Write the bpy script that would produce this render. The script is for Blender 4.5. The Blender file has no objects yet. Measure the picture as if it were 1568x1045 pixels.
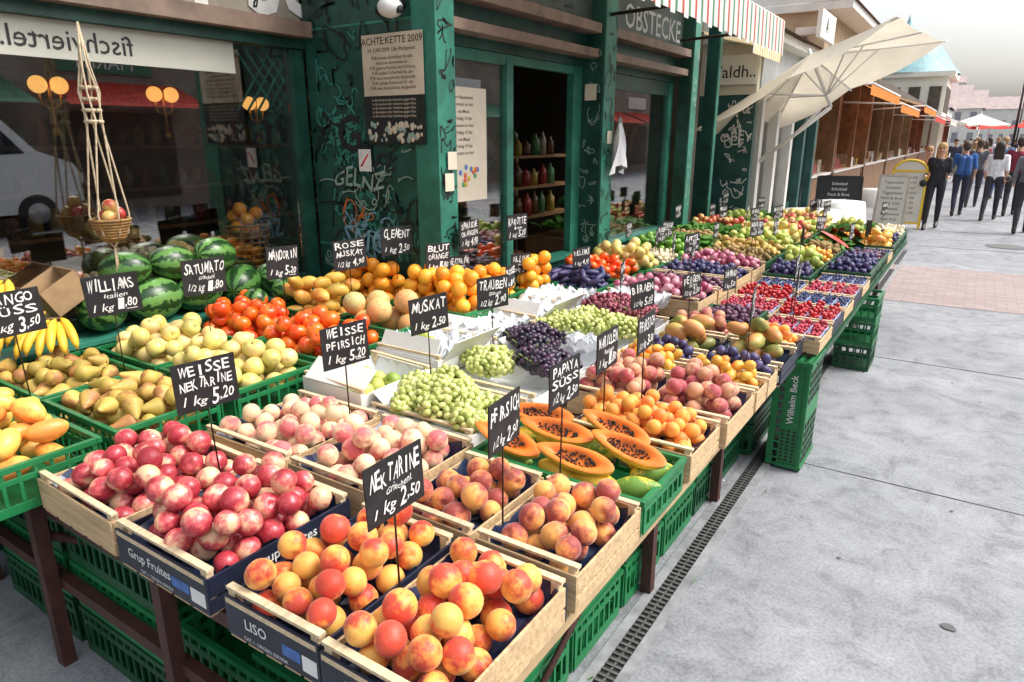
import bpy, math, random
import numpy as np
from mathutils import Matrix, Vector
random.seed(7); np.random.seed(7)
S=bpy.context.scene
S.view_settings.view_transform='Standard'; S.view_settings.look='None'; S.view_settings.exposure=0
R=math.radians
# ------------------------------------------------------------------ materials
MATS={}
def nt(name):
    m=bpy.data.materials.new(name); m.use_nodes=True
    t=m.node_tree; b=t.nodes["Principled BSDF"]; return m,t,b
def N(t,k,**kw):
    n=t.nodes.new(k)
    for a,v in kw.items(): setattr(n,a,v)
    return n
def rgba(c): return (c[0],c[1],c[2],1)
def ramp(t,stops):
    r=N(t,'ShaderNodeValToRGB'); e=r.color_ramp.elements
    while len(e)<len(stops): e.new(.5)
    for i,(p,c) in enumerate(stops): e[i].position=p; e[i].color=rgba(c)
    return r
def mat(name,col,rough=.6,var=.25,scale=8,bump=0,metal=0,emit=None,es=0,stretch=None,bscale=None,trans=0):
    if name in MATS: return MATS[name]
    m,t,b=nt(name)
    tc=N(t,'ShaderNodeTexCoord'); src=tc.outputs['Object']
    if stretch:
        mp=N(t,'ShaderNodeMapping'); mp.inputs['Scale'].default_value=stretch
        t.links.new(src,mp.inputs[0]); src=mp.outputs[0]
    n=N(t,'ShaderNodeTexNoise'); n.inputs['Scale'].default_value=scale; n.inputs['Detail'].default_value=3; n.inputs['Roughness'].default_value=.65
    t.links.new(src,n.inputs['Vector'])
    d=[max(0,c*(1-var)) for c in col]; l=[min(1,c*(1+var)) for c in col]
    r=ramp(t,[(.3,d),(.7,l)]); t.links.new(n.outputs['Fac'],r.inputs[0]); t.links.new(r.outputs[0],b.inputs['Base Color'])
    b.inputs['Roughness'].default_value=rough; b.inputs['Metallic'].default_value=metal
    if bump:
        n2=N(t,'ShaderNodeTexNoise'); n2.inputs['Scale'].default_value=bscale or scale*4; n2.inputs['Detail'].default_value=2
        t.links.new(src,n2.inputs['Vector'])
        bp=N(t,'ShaderNodeBump'); bp.inputs['Strength'].default_value=bump; bp.inputs['Distance'].default_value=.01
        t.links.new(n2.outputs['Fac'],bp.inputs['Height']); t.links.new(bp.outputs[0],b.inputs['Normal'])
    if emit: b.inputs['Emission Color'].default_value=rgba(emit); b.inputs['Emission Strength'].default_value=es
    if trans:
        tr=N(t,'ShaderNodeBsdfTranslucent'); t.links.new(r.outputs[0],tr.inputs[0])
        mx=N(t,'ShaderNodeMixShader'); mx.inputs[0].default_value=trans
        o=t.nodes['Material Output']; t.links.new(b.outputs[0],mx.inputs[1]); t.links.new(tr.outputs[0],mx.inputs[2]); t.links.new(mx.outputs[0],o.inputs[0])
    MATS[name]=m; return m
def fruit_mat(name,a,b_,c=None,bias=.5,soft=.18,rough=.42,speck=0,hv=.5,coat=0,stripe=0,net=0,nscale=1.6,fuzz=0):
    """a = ground colour, b_ = blush colour; lp = position inside one fruit, rnd = one number per fruit"""
    if name in MATS: return MATS[name]
    m,t,b=nt(name)
    lp=N(t,'ShaderNodeAttribute'); lp.attribute_name='lp'
    rn=N(t,'ShaderNodeAttribute'); rn.attribute_name='rnd'
    sc=N(t,'ShaderNodeMath',operation='MULTIPLY'); sc.inputs[1].default_value=57.
    t.links.new(rn.outputs['Fac'],sc.inputs[0])
    n=N(t,'ShaderNodeTexNoise',noise_dimensions='4D'); n.inputs['Scale'].default_value=nscale; n.inputs['Detail'].default_value=3.5; n.inputs['Roughness'].default_value=.62
    t.links.new(lp.outputs['Vector'],n.inputs['Vector']); t.links.new(sc.outputs[0],n.inputs['W'])
    sx=N(t,'ShaderNodeSeparateXYZ'); t.links.new(lp.outputs['Vector'],sx.inputs[0])
    m1=N(t,'ShaderNodeMath',operation='MULTIPLY_ADD'); m1.inputs[1].default_value=.28; t.links.new(sx.outputs['X'],m1.inputs[0]); t.links.new(n.outputs['Fac'],m1.inputs[2])
    m2=N(t,'ShaderNodeMath',operation='MULTIPLY_ADD'); m2.inputs[1].default_value=hv; m2.inputs[2].default_value=-hv/2; t.links.new(rn.outputs['Fac'],m2.inputs[0])
    m3=N(t,'ShaderNodeMath',operation='ADD'); t.links.new(m1.outputs[0],m3.inputs[0]); t.links.new(m2.outputs[0],m3.inputs[1])
    mid=c or [(x+y)/2 for x,y in zip(a,b_)]
    r=ramp(t,[(max(0,bias-soft),a),(bias,mid),(min(1,bias+soft),b_)]); t.links.new(m3.outputs[0],r.inputs[0])
    out=r.outputs[0]
    if speck or stripe or net:
        n2=N(t,'ShaderNodeTexNoise'); n2.inputs['Detail'].default_value=2
        n2.inputs['Scale'].default_value=24 if speck else 5
        t.links.new(lp.outputs['Vector'],n2.inputs['Vector'])
        mx=N(t,'ShaderNodeMix',data_type='RGBA')
        if speck:
            r2=ramp(t,[(.56,(0,0,0)),(.66,(1,1,1))]); t.links.new(n2.outputs['Fac'],r2.inputs[0])
            s2=N(t,'ShaderNodeMath',operation='MULTIPLY'); s2.inputs[1].default_value=speck; t.links.new(r2.outputs[0],s2.inputs[0]); t.links.new(s2.outputs[0],mx.inputs[0])
            mx.inputs[7].default_value=rgba([min(1,x*1.5+.1) for x in a])
        elif stripe:
            at=N(t,'ShaderNodeMath',operation='ARCTAN2'); t.links.new(sx.outputs['X'],at.inputs[0]); t.links.new(sx.outputs['Y'],at.inputs[1])
            a2=N(t,'ShaderNodeMath',operation='MULTIPLY_ADD'); a2.inputs[1].default_value=stripe; t.links.new(at.outputs[0],a2.inputs[0])
            a3=N(t,'ShaderNodeMath',operation='MULTIPLY'); a3.inputs[1].default_value=5; t.links.new(n2.outputs['Fac'],a3.inputs[0]); t.links.new(a3.outputs[0],a2.inputs[2])
            sn=N(t,'ShaderNodeMath',operation='SINE'); t.links.new(a2.outputs[0],sn.inputs[0])
            r2=ramp(t,[(.35,(0,0,0)),(.6,(1,1,1))]); mm=N(t,'ShaderNodeMath',operation='MULTIPLY_ADD'); mm.inputs[1].default_value=.5; mm.inputs[2].default_value=.5
            t.links.new(sn.outputs[0],mm.inputs[0]); t.links.new(mm.outputs[0],r2.inputs[0]); t.links.new(r2.outputs[0],mx.inputs[0]); mx.inputs[7].default_value=rgba((.012,.05,.012))
        else:
            v=N(t,'ShaderNodeTexVoronoi',feature='DISTANCE_TO_EDGE'); v.inputs['Scale'].default_value=9; t.links.new(lp.outputs['Vector'],v.inputs['Vector'])
            r2=ramp(t,[(.03,(1,1,1)),(.09,(0,0,0))]); t.links.new(v.outputs[0],r2.inputs[0]); t.links.new(r2.outputs[0],mx.inputs[0]); mx.inputs[7].default_value=rgba((.7,.58,.35))
        t.links.new(out,mx.inputs[6]); out=mx.outputs[2]
    br=N(t,'ShaderNodeHueSaturation'); mv=N(t,'ShaderNodeMath',operation='MULTIPLY_ADD'); mv.inputs[1].default_value=.35; mv.inputs[2].default_value=.80
    t.links.new(rn.outputs['Fac'],mv.inputs[0]); t.links.new(mv.outputs[0],br.inputs['Value']); t.links.new(out,br.inputs['Color'])
    t.links.new(br.outputs[0],b.inputs['Base Color'])
    b.inputs['Roughness'].default_value=rough
    if coat: b.inputs['Coat Weight'].default_value=coat
    if fuzz: b.inputs['Sheen Weight'].default_value=fuzz; b.inputs['Sheen Roughness'].default_value=.5
    MATS[name]=m; return m
# ------------------------------------------------------------------ builder
ROOT=bpy.context.collection
class B:
    def __init__(s): s.v=[];s.f=[];s.m=[];s.sm=[];s.ms=[]
    def mi(s,m):
        if m not in s.ms: s.ms.append(m)
        return s.ms.index(m)
    def add(s,vs,fs,m,M=None,smooth=False):
        o=len(s.v)
        if M is not None: vs=[tuple(M@Vector(v)) for v in vs]
        s.v+= [tuple(v) for v in vs]; k=s.mi(m)
        for f in fs: s.f.append(tuple(i+o for i in f)); s.m.append(k); s.sm.append(smooth)
    def box(s,x0,x1,y0,y1,z0,z1,m,M=None):
        s.add([(x0,y0,z0),(x1,y0,z0),(x1,y1,z0),(x0,y1,z0),(x0,y0,z1),(x1,y0,z1),(x1,y1,z1),(x0,y1,z1)],
              [(0,3,2,1),(4,5,6,7),(0,1,5,4),(1,2,6,5),(2,3,7,6),(3,0,4,7)],m,M)
    def tube(s,pts,rs,m,n=8,M=None,cap=True,smooth=True):
        pts=[Vector(p) for p in pts]
        if not isinstance(rs,(list,tuple)): rs=[rs]*len(pts)
        vs=[];fs=[];up=None
        for i,p in enumerate(pts):
            d=(pts[min(i+1,len(pts)-1)]-pts[max(i-1,0)]).normalized()
            if up is None: up=Vector((0,0,1)) if abs(d.z)<.9 else Vector((1,0,0))
            a=d.cross(up).normalized(); b=a.cross(d).normalized(); up=b
            for k in range(n):
                t=2*math.pi*k/n; vs.append(p+(a*math.cos(t)+b*math.sin(t))*rs[i])
        for i in range(len(pts)-1):
            for k in range(n): fs.append((i*n+k,i*n+(k+1)%n,(i+1)*n+(k+1)%n,(i+1)*n+k))
        if cap: fs.append(tuple(range(n))[::-1]); fs.append(tuple((len(pts)-1)*n+k for k in range(n)))
        s.add(vs,fs,m,M,smooth)
    def sphere(s,c,r,m,n=12,sc=(1,1,1),M=None):
        vs,tr=SPH(n,n//2+1); s.add([(c[0]+v[0]*r*sc[0],c[1]+v[1]*r*sc[1],c[2]+v[2]*r*sc[2]) for v in vs],[tuple(t) for t in tr],m,M,True)
    def text(s,st,size,m,M,off=.0,jit=0,fit=None,sh=0):
        vs,fs=textmesh(st,off)
        w=max(v[0] for v in vs)-min(v[0] for v in vs); x0=min(v[0] for v in vs)
        sx=size if not fit else fit/w
        ph=random.random()*9
        s.add([((v[0]-x0-w/2)*sx+v[1]*size*sh,(v[1]*(1+jit*math.sin(v[0]*3.1+ph*2)*2)+ (jit*math.sin(v[0]*2.3+ph)+jit*.5*math.sin(v[0]*5.1+v[1]*4+ph)))*size,0) for v in vs],fs,m,M)
    def build(s,name,parent=None,bevel=0):
        me=bpy.data.meshes.new(name); me.from_pydata(s.v,[],s.f)
        for m in s.ms: me.materials.append(m)
        me.polygons.foreach_set('material_index',s.m); me.polygons.foreach_set('use_smooth',s.sm); me.update()
        o=bpy.data.objects.new(name,me); ROOT.objects.link(o)
        if parent: o.parent=parent
        if bevel:
            b=o.modifiers.new('b','BEVEL'); b.width=bevel; b.segments=2; b.limit_method='ANGLE'
        return o
def empty(name):
    o=bpy.data.objects.new(name,None); ROOT.objects.link(o); return o
_tc={}
def textmesh(st,off):
    k=(st,off)
    if k in _tc: return _tc[k]
    c=bpy.data.curves.new('t','FONT'); c.body=st; c.size=1; c.offset=off; c.resolution_u=2
    o=bpy.data.objects.new('t',c); ROOT.objects.link(o)
    dg=bpy.context.evaluated_depsgraph_get(); me=bpy.data.meshes.new_from_object(o.evaluated_get(dg))
    r=([tuple(v.co) for v in me.vertices],[tuple(p.vertices) for p in me.polygons])
    bpy.data.objects.remove(o); bpy.data.curves.remove(c); bpy.data.meshes.remove(me)
    _tc[k]=r; return r
def faceX(x,y,z,a=0,tilt=0):   # plane facing +X, text running +Y
    return Matrix.Translation((x,y,z))@Matrix.Rotation(a,4,'Z')@Matrix(((0,0,1,0),(1,0,0,0),(0,1,0,0),(0,0,0,1)))@Matrix.Rotation(tilt,4,'Z')
def faceY(x,y,z,a=0):   # plane facing -Y, text running +X
    return Matrix.Translation((x,y,z))@Matrix.Rotation(a,4,'Z')@Matrix.Rotation(R(90),4,'X')
def SPH(nu,nv,fn=None):
    vs=[(0,0,1)]
    for j in range(1,nv):
        th=math.pi*j/nv
        for i in range(nu):
            ph=2*math.pi*i/nu; vs.append((math.sin(th)*math.cos(ph),math.sin(th)*math.sin(ph),math.cos(th)))
    vs.append((0,0,-1)); tr=[]
    for i in range(nu): tr.append((0,1+i,1+(i+1)%nu))
    for j in range(nv-2):
        for i in range(nu):
            a=1+j*nu+i; b=1+j*nu+(i+1)%nu; c=a+nu; d=b+nu; tr+= [(a,c,d),(a,d,b)]
    l=len(vs)-1
    for i in range(nu): tr.append((l,1+(nv-2)*nu+(i+1)%nu,1+(nv-2)*nu+i))
    v=np.array(vs,float)
    if fn: v=fn(v)
    return v,np.array(tr)
def f_peach(v):
    th=np.arccos(np.clip(v[:,2],-1,1)); ph=np.arctan2(v[:,1],v[:,0])
    r=1-.2*np.exp(-(th/.28)**2)-.05*np.exp(-(ph/.22)**2)*np.sin(th)+.03*np.exp(-((math.pi-th)/.25)**2)
    return v*r[:,None]*np.array([1,1,.95])
def f_apple(v):
    th=np.arccos(np.clip(v[:,2],-1,1)); r=1-.3*np.exp(-(th/.3)**2)-.12*np.exp(-((math.pi-th)/.25)**2)
    v=v*r[:,None]; s=1+.1*v[:,2]; v[:,0]*=s; v[:,1]*=s; return v
def f_tom(v):
    th=np.arccos(np.clip(v[:,2],-1,1)); ph=np.arctan2(v[:,1],v[:,0])
    r=(1-.2*np.exp(-(th/.3)**2))*(1+.015*np.cos(5*ph)*np.sin(th)); return v*r[:,None]*np.array([1,1,.87])
def f_pear(v):
    z=v[:,2]; k=np.where(z>-.1,1-.62*np.clip((z+.1)/1.1,0,1)**.8*(1-.25*np.clip(z,0,1)**6),1)
    o=v.copy(); o[:,0]*=k; o[:,1]*=k; o[:,2]=np.where(z>0,z*1.75,z); o[:,0]+=.08*np.clip(z,0,1)**2; return o
def f_pap(v):
    z=v[:,2]; k=np.where(z>0,1-.35*np.clip(z,0,1)**1.5,1-.1*np.clip(-z,0,1)); o=v.copy(); o[:,0]*=k*.85; o[:,1]*=k*.85; o[:,2]*=1.9; return o
def f_mango(v): o=v*np.array([.8,.72,1.25]); o[:,0]+=.12*v[:,2]**2; return o
def f_ell(v): return v*np.array([.88,.88,1.12])
def f_melon(v):
    ph=np.arctan2(v[:,1],v[:,0]); return v*(1+.02*np.cos(10*ph)*(1-v[:,2]**2))[:,None]
def f_wm(v): return v*np.array([.95,.95,1.25])
def f_eggp(v): o=v*np.array([.6,.6,1.7]); return o
TPL={}
def tpl(kind,res):
    k=(kind,res)
    if k not in TPL:
        fn={'peach':f_peach,'apple':f_apple,'tom':f_tom,'pear':f_pear,'pap':f_pap,'mango':f_mango,'ell':f_ell,'melon':f_melon,'wm':f_wm,'sph':None,'egg':f_eggp}[kind]
        nu,nv={3:(28,18),2:(18,12),1:(12,8),0:(8,5)}[res]; TPL[k]=SPH(nu,nv,fn)
    return TPL[k]
def randrot(n,up=None):
    a=np.random.randn(n,4); a/=np.linalg.norm(a,axis=1)[:,None]
    w,x,y,z=a.T
    return np.stack([np.stack([1-2*(y*y+z*z),2*(x*y-z*w),2*(x*z+y*w)],1),np.stack([2*(x*y+z*w),1-2*(x*x+z*z),2*(y*z-x*w)],1),np.stack([2*(x*z-y*w),2*(y*z+x*w),1-2*(x*x+y*y)],1)],1)
def lieflat(n,sp=.35,base=None):
    M=[]
    for i in range(n):
        az=random.uniform(0,6.28) if base is None else base+random.gauss(0,.35)
        M.append(np.array(Matrix.Rotation(az,3,'Z')@Matrix.Rotation(R(90)+random.gauss(0,sp),3,'Y')@Matrix.Rotation(random.uniform(0,6.28),3,'Z')))
    return np.array(M)
def mass(name,kind,res,C,rad,rots,m,parent=None):
    C=np.array(C,float); n=len(C)
    if n==0: return
    tv,tt=tpl(kind,res); rad=np.broadcast_to(np.array(rad,float),(n,))
    V=np.einsum('nij,vj->nvi',rots,tv)*rad[:,None,None]+C[:,None,:]
    nv=len(tv); F=(tt[None]+(np.arange(n)*nv)[:,None,None]).reshape(-1)
    me=bpy.data.meshes.new(name); me.vertices.add(n*nv); me.vertices.foreach_set('co',V.reshape(-1).astype(np.float32))
    np_=n*len(tt); me.loops.add(np_*3); me.loops.foreach_set('vertex_index',F.astype(np.int32))
    me.polygons.add(np_); me.polygons.foreach_set('loop_start',np.arange(0,np_*3,3,dtype=np.int32))
    me.update(calc_edges=True); me.polygons.foreach_set('use_smooth',np.ones(np_,dtype=bool))
    a=me.attributes.new('lp','FLOAT_VECTOR','POINT'); a.data.foreach_set('vector',np.tile(tv,(n,1)).reshape(-1).astype(np.float32))
    a=me.attributes.new('rnd','FLOAT','POINT'); a.data.foreach_set('value',np.repeat(np.random.rand(n),nv).astype(np.float32))
    me.materials.append(m); o=bpy.data.objects.new(name,me); ROOT.objects.link(o)
    if parent: o.parent=parent
    return o
def pile(x0,x1,y0,y1,zb,r,layers=1.7,heap=1.,rv=.08,K=26,vs=1.):
    n=max(3,int(layers*(x1-x0)*(y1-y0)/(3.5*r*r))); P=np.zeros((n,4)); cx,cy=(x0+x1)/2,(y0+y1)/2; hx,hy=(x1-x0)/2,(y1-y0)/2
    for i in range(n):
        ri=r*(1+random.uniform(-rv,rv))
        xs=np.random.uniform(x0+ri*.9,x1-ri*.9,K); ys=np.random.uniform(y0+ri*.9,y1-ri*.9,K)
        z=np.full(K,zb+ri*vs)
        if i:
            d2=(xs[:,None]-P[:i,0])**2+(ys[:,None]-P[:i,1])**2; s=(ri+P[:i,3])*.95
            hh=np.where(d2<s**2,P[:i,2]+np.sqrt(np.clip(s**2-d2,0,None))*vs,-9); z=np.maximum(z,hh.max(1))
        c=z+heap*r*(((xs-cx)/hx)**2+((ys-cy)/hy)**2)*.8
        k=c.argmin(); P[i]=(xs[k],ys[k],z[k],ri)
    return P[:,:3],P[:,3]
# ------------------------------------------------------------------ base palette
wood=mat('crate_wood',(.54,.38,.21),.7,.3,5,.25,stretch=(1,14,14),bscale=40)
wood2=mat('crate_wood_pale',(.62,.49,.31),.7,.22,5,.2,stretch=(14,1,14),bscale=40)
navy=mat('crate_print_navy',(.012,.016,.035),.45,.3,10)
white=mat('white_card',(.74,.74,.72),.6,.06,6)
paper=mat('tissue_paper',(.78,.80,.82),.7,.05,6)
liner=mat('plastic_liner_navy',(.015,.03,.075),.3,.4,14)
gpl=mat('green_plastic',(.010,.16,.05),.4,.3,3,.05)
gpl2=mat('green_plastic_dark',(.007,.07,.027),.45,.3,3,.05)
dkg=mat('facade_green',(.010,.062,.045),.42,.5,5,.15)
teal=mat('facade_teal',(.025,.165,.115),.45,.35,6,.1)
lead=mat('steel_red_brown',(.06,.02,.015),.6,.35,12,.15)
slate=mat('sign_slate',(.012,.012,.014),.6,.5,30)
chalk=mat('chalk_white',(.72,.72,.70),.9,.15,60)
wire=mat('wire_dark',(.05,.04,.035),.4,.2,9,metal=.6)
black=mat('black_matt',(.012,.012,.012),.6,.2,9)
FM=dict(
 peach=fruit_mat('peach_skin',(.88,.46,.09),(.56,.045,.022),(.84,.25,.045),.51,.16,.5,.12,.38,fuzz=.2),
 nect=fruit_mat('nectarine_skin',(.84,.50,.30),(.36,.012,.035),(.66,.10,.11),.44,.18,.33,.22,.32,coat=.12),
 white=fruit_mat('white_peach_skin',(.80,.60,.36),(.58,.11,.12),(.78,.40,.25),.56,.18,.65,.1,.3,fuzz=.3),
 dark=fruit_mat('dark_peach_skin',(.84,.40,.09),(.28,.035,.03),(.64,.18,.06),.5,.18,.6,.1,.35,fuzz=.3),
 apricot=fruit_mat('apricot_skin',(.90,.37,.05),(.80,.18,.03),None,.6,.2,.55,fuzz=.15),
 pink=fruit_mat('pink_peach_skin',(.72,.34,.18),(.36,.05,.06),None,.5,.2,.6,fuzz=.3),
 yplum=fruit_mat('yellow_plum_skin',(.86,.5,.07),(.75,.24,.03),None,.6,.2,.35),
 plum=fruit_mat('blue_plum_skin',(.03,.035,.12),(.07,.05,.13),None,.5,.2,.5),
 mango=fruit_mat('mango_skin',(.82,.55,.10),(.74,.24,.05),(.84,.46,.09),.58,.2,.4,.1),
 pear=fruit_mat('pear_skin',(.47,.35,.07),(.32,.14,.045),(.54,.34,.08),.57,.2,.55,.18),
 apple=fruit_mat('yellow_apple_skin',(.74,.64,.17),(.80,.58,.24),None,.5,.2,.38,.1),
 rapple=fruit_mat('red_apple_skin',(.66,.46,.14),(.50,.06,.045),None,.45,.15,.35),
 gapple=fruit_mat('green_apple_skin',(.33,.46,.08),(.54,.56,.13),None,.5,.15,.38),
 tom=fruit_mat('persimmon_skin',(.92,.18,.015),(.84,.07,.012),None,.5,.2,.25,coat=.25),
 orange=fruit_mat('orange_skin',(.93,.31,.015),(.93,.42,.03),None,.5,.2,.42),
 melon=fruit_mat('netted_melon_skin',(.76,.26,.04),(.40,.38,.09),None,.55,.2,.6,net=1),
 gmango=fruit_mat('green_mango_skin',(.24,.25,.06),(.52,.22,.07),(.47,.34,.08),.55,.15,.45,.1),
 papaya=fruit_mat('papaya_skin',(.82,.52,.05),(.13,.26,.035),(.60,.46,.05),.56,.1,.42),
 grape=fruit_mat('green_grape_skin',(.40,.47,.11),(.58,.60,.22),None,.5,.2,.22,coat=.12),
 bgrape=fruit_mat('black_grape_skin',(.012,.012,.03),(.06,.025,.06),None,.5,.2,.35,coat=.05),
 rgrape=fruit_mat('red_grape_skin',(.17,.025,.05),(.36,.09,.12),None,.5,.2,.35,coat=.05),
 onion=fruit_mat('red_onion_skin',(.36,.05,.12),(.6,.3,.35),None,.55,.2,.35),
 straw=fruit_mat('berry_skin',(.55,.012,.015),(.35,.01,.02),None,.5,.2,.35),
 rasp=fruit_mat('raspberry_skin',(.40,.025,.06),(.52,.06,.09),None,.5,.2,.5),
 blue=fruit_mat('blueberry_skin',(.025,.035,.1),(.06,.08,.2),None,.5,.2,.5),
 fig=fruit_mat('fig_skin',(.08,.02,.06),(.15,.06,.1),None,.5,.2,.5),
 cream=fruit_mat('cream_skin',(.68,.58,.38),(.76,.68,.5),None,.5,.2,.6),
 kiwi=fruit_mat('kiwi_skin',(.26,.17,.06),(.36,.25,.1),None,.5,.2,.8),
 wm=fruit_mat('watermelon_skin',(.08,.22,.045),(.13,.29,.07),None,.5,.2,.3,stripe=7),
 lime=fruit_mat('green_pepper_skin',(.1,.3,.03),(.2,.4,.05),None,.5,.2,.25))
PR=dict(yellow_peaches=('peach','peach',.0365),nectarines=('peach','nect',.0365),white_peaches=('peach','white',.036),dark_peaches=('peach','dark',.037),
 apricots=('peach','apricot',.028),pink_peaches=('peach','pink',.033),yellow_plums=('ell','yplum',.026),blue_plums=('ell','plum',.025),mangoes=('mango','mango',.047),
 pears=('pear','pear',.036),yellow_apples=('apple','apple',.042),red_apples=('apple','rapple',.038),green_apples=('apple','gapple',.038),persimmons=('tom','tom',.044),oranges=('sph','orange',.043),
 green_mangoes=('mango','gmango',.05),red_onions=('sph','onion',.03),strawberries=('sph','straw',.014),raspberries=('sph','rasp',.011),blueberries=('sph','blue',.009),
 figs=('pear','fig',.02),mushrooms=('sph','cream',.022),kiwis=('ell','kiwi',.026),peppers=('ell','lime',.035),aubergines=('egg','plum',.035),melons=('melon','melon',.066),tomatoes=('tom','tom',.036))
def produce(kind,x0,x1,y0,y1,zb,layers=1.7,res=1,heap=1.):
    sh,mk,r=PR[kind]; vs=.78 if sh in('pear','mango','egg') else (.88 if sh=='tom' else 1.)
    rr=r*1.1 if sh in ('pear','mango') else r
    C,rad=pile(x0,x1,y0,y1,zb,rr,layers,heap,vs=vs)
    if sh in('pear','mango','egg'): rot=lieflat(len(C))
    elif sh=='tom': rot=np.array([np.array(Matrix.Rotation(random.gauss(0,.5),3,'X')@Matrix.Rotation(random.gauss(0,.5),3,'Y')@Matrix.Rotation(random.uniform(0,6),3,'Z')) for _ in C])
    else: rot=randrot(len(C))
    if rr!=r: rad=rad/1.1
    o=mass(kind,sh,res,C,rad,rot,FM[mk])
    if res>=2 and sh in('apple','pear','tom'):   # stalks / calyx
        b=B(); tv=tpl(sh,res)[0]
        for c,q,ra in zip(C,rot,rad):
            ax=Vector(q@np.array([0,0,1])); top=1.72 if sh=='pear' else .62
            p=Vector(c)+ax*ra*top
            b.tube([p,p+ax*ra*.35+Vector((random.uniform(-.004,.004),0,.002))],[.0022,.0016],mat('stalk',(.1,.06,.02),.8,.2,20),5)
        s=b.build('stalks'); s.parent=o
    return o
# ------------------------------------------------------------------ crates
def wood_crate(cx,cy,z,lx,ly,h,rot=0,endm=None,sidem=None,label=None,side_label=None,lin=liner,name='wooden_fruit_crate',linh=.4):
    M=Matrix.Translation((cx,cy,z))@Matrix.Rotation(rot,4,'Z'); b=B(); X,Y=lx/2,ly/2; endm=endm or wood; sidem=sidem or wood; t=.007
    b.box(-X,X,-Y,-Y+t,.012,h,endm,M); b.box(-X,X,Y-t,Y,.012,h,endm,M)
    for sx in(-1,1):
        a,c=(X-t,X) if sx>0 else (-X,-X+t)
        b.box(a,c,-Y+t+.001,Y-t-.001,.012,h*.42,sidem,M); b.box(a,c,-Y+t+.001,Y-t-.001,h*.5,h*.96,sidem,M)
        for sy in(-1,1):
            x0=sx*(X-t-.001); x1=sx*(X-t-.022); y0=sy*(Y-t-.001); y1=sy*(Y-t-.022)
            b.box(min(x0,x1),max(x0,x1),min(y0,y1),max(y0,y1),.0,h+.012,wood2,M)
    for sy in(-1,1):
        y0=sy*(Y-.0075); y1=sy*(Y-.027); b.box(-X+.001,X-.001,min(y0,y1),max(y0,y1),h+.0125,h+.021,wood2,M)
    for i in range(5):
        x=-X+(i+.1)*lx/5; b.box(x,x+lx/5*.82,-Y+.002,Y-.002,.004,.0115,wood,M)
    nx,ny=12,16; vs=[];fs=[]
    for i in range(nx+1):
        for j in range(ny+1):
            x=(-X+t+.002)+(lx-2*t-.004)*i/nx; y=(-Y+t+.002)+(ly-2*t-.004)*j/ny
            edge=min(i,nx-i,j,ny-j); zz=h*linh+.008*math.sin(i*2.1)*math.sin(j*2.1)
            if edge==0: zz=h*.93+random.uniform(-.014,.012)
            elif edge==1: zz=h*linh+.02+random.uniform(-.008,.008)
            vs.append((x,y,zz))
    for i in range(nx):
        for j in range(ny): a=i*(ny+1)+j; fs.append((a,a+ny+1,a+ny+2,a+1))
    b.add(vs,fs,lin,M,False)
    if label: b.text(label,h*.34,chalk,M@faceY(-.05,-Y-.0015,h*.45),.01)
    if side_label: b.text(side_label,h*.36,chalk,M@faceX(X+.0015,0,h*.55),.01)
    if endm is navy:
        b.box(X*.25,X*.62,-Y-.001,-Y+.0005,h*.35,h*.6,mat('label_blue',(.05,.14,.4),.5,.4,30),M); b.box(X*.66,X*.95,-Y-.0012,-Y+.0004,h*.25,h*.6,white,M); b.text('CAT. I  ORIGEN: ESPAÑA',h*.12,chalk,M@faceY(-.02,-Y-.0016,h*.18),.002)
        b.box(-X*.96,X*.96,-Y-.001,-Y+.0005,h*.86,h*.97,wood2,M)
    if endm is white:
        b.sphere((X*.3,-Y,h*.5),.022,mat('label_pink',(.6,.03,.25),.5,.2,30),12,(1,.05,.8),M); b.box(-X*.9,X*.1,-Y-.001,-Y+.0005,h*.2,h*.26,mat('label_grey',(.3,.33,.4),.5,.2,30),M); b.text('Premium Fruit',h*.22,MATS['label_grey'],M@faceY(-X*.4,-Y-.0014,h*.45),.004)
    return b.build(name,bevel=.0012 if cy<2.5 else 0)
def green_crate(cx,cy,z,lx,ly,h,rot=0,m=None,name='green_plastic_crate',fine=True,M=None):
    m=m or gpl; M=M or Matrix.Translation((cx,cy,z))@Matrix.Rotation(rot,4,'Z'); b=B(); X,Y=lx/2,ly/2; t=.006
    b.box(-X,X,-Y,-Y+.018,h-.02,h,m,M); b.box(-X,X,Y-.018,Y,h-.02,h,m,M)
    b.box(-X,-X+.018,-Y+.0185,Y-.0185,h-.02,h,m,M); b.box(X-.018,X,-Y+.0185,Y-.0185,h-.02,h,m,M)
    def wall(L,place):
        n=max(4,int(L/.045)); 
        place(-L/2,L/2,0.0,h*.2); place(-L/2,L/2,h*.62,h*.74)
        for i in range(n+1):
            c=-L/2+L*i/n; w=.006 if 0<i<n else .016
            a=max(-L/2,c-w); e=min(L/2,c+w)
            place(a,e,h*.2+.0005,h*.62-.0005); place(a,e,h*.74+.0005,h-.0205)
    for s_ in(-1,1):
        wall(lx-.016,lambda a,e,z0,z1:b.box(a,e,min(s_*(Y-.004),s_*(Y-.004-t)),max(s_*(Y-.004),s_*(Y-.004-t)),z0,z1,m,M))
        wall(ly-.034,lambda a,e,z0,z1:b.box(min(s_*(X-.004),s_*(X-.004-t)),max(s_*(X-.004),s_*(X-.004-t)),a,e,z0,z1,m,M))
    b.box(-X+.011,X-.011,-Y+.011,Y-.011,.003,.009,m,M)
    return b.build(name,bevel=.0015 if fine else 0)
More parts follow.
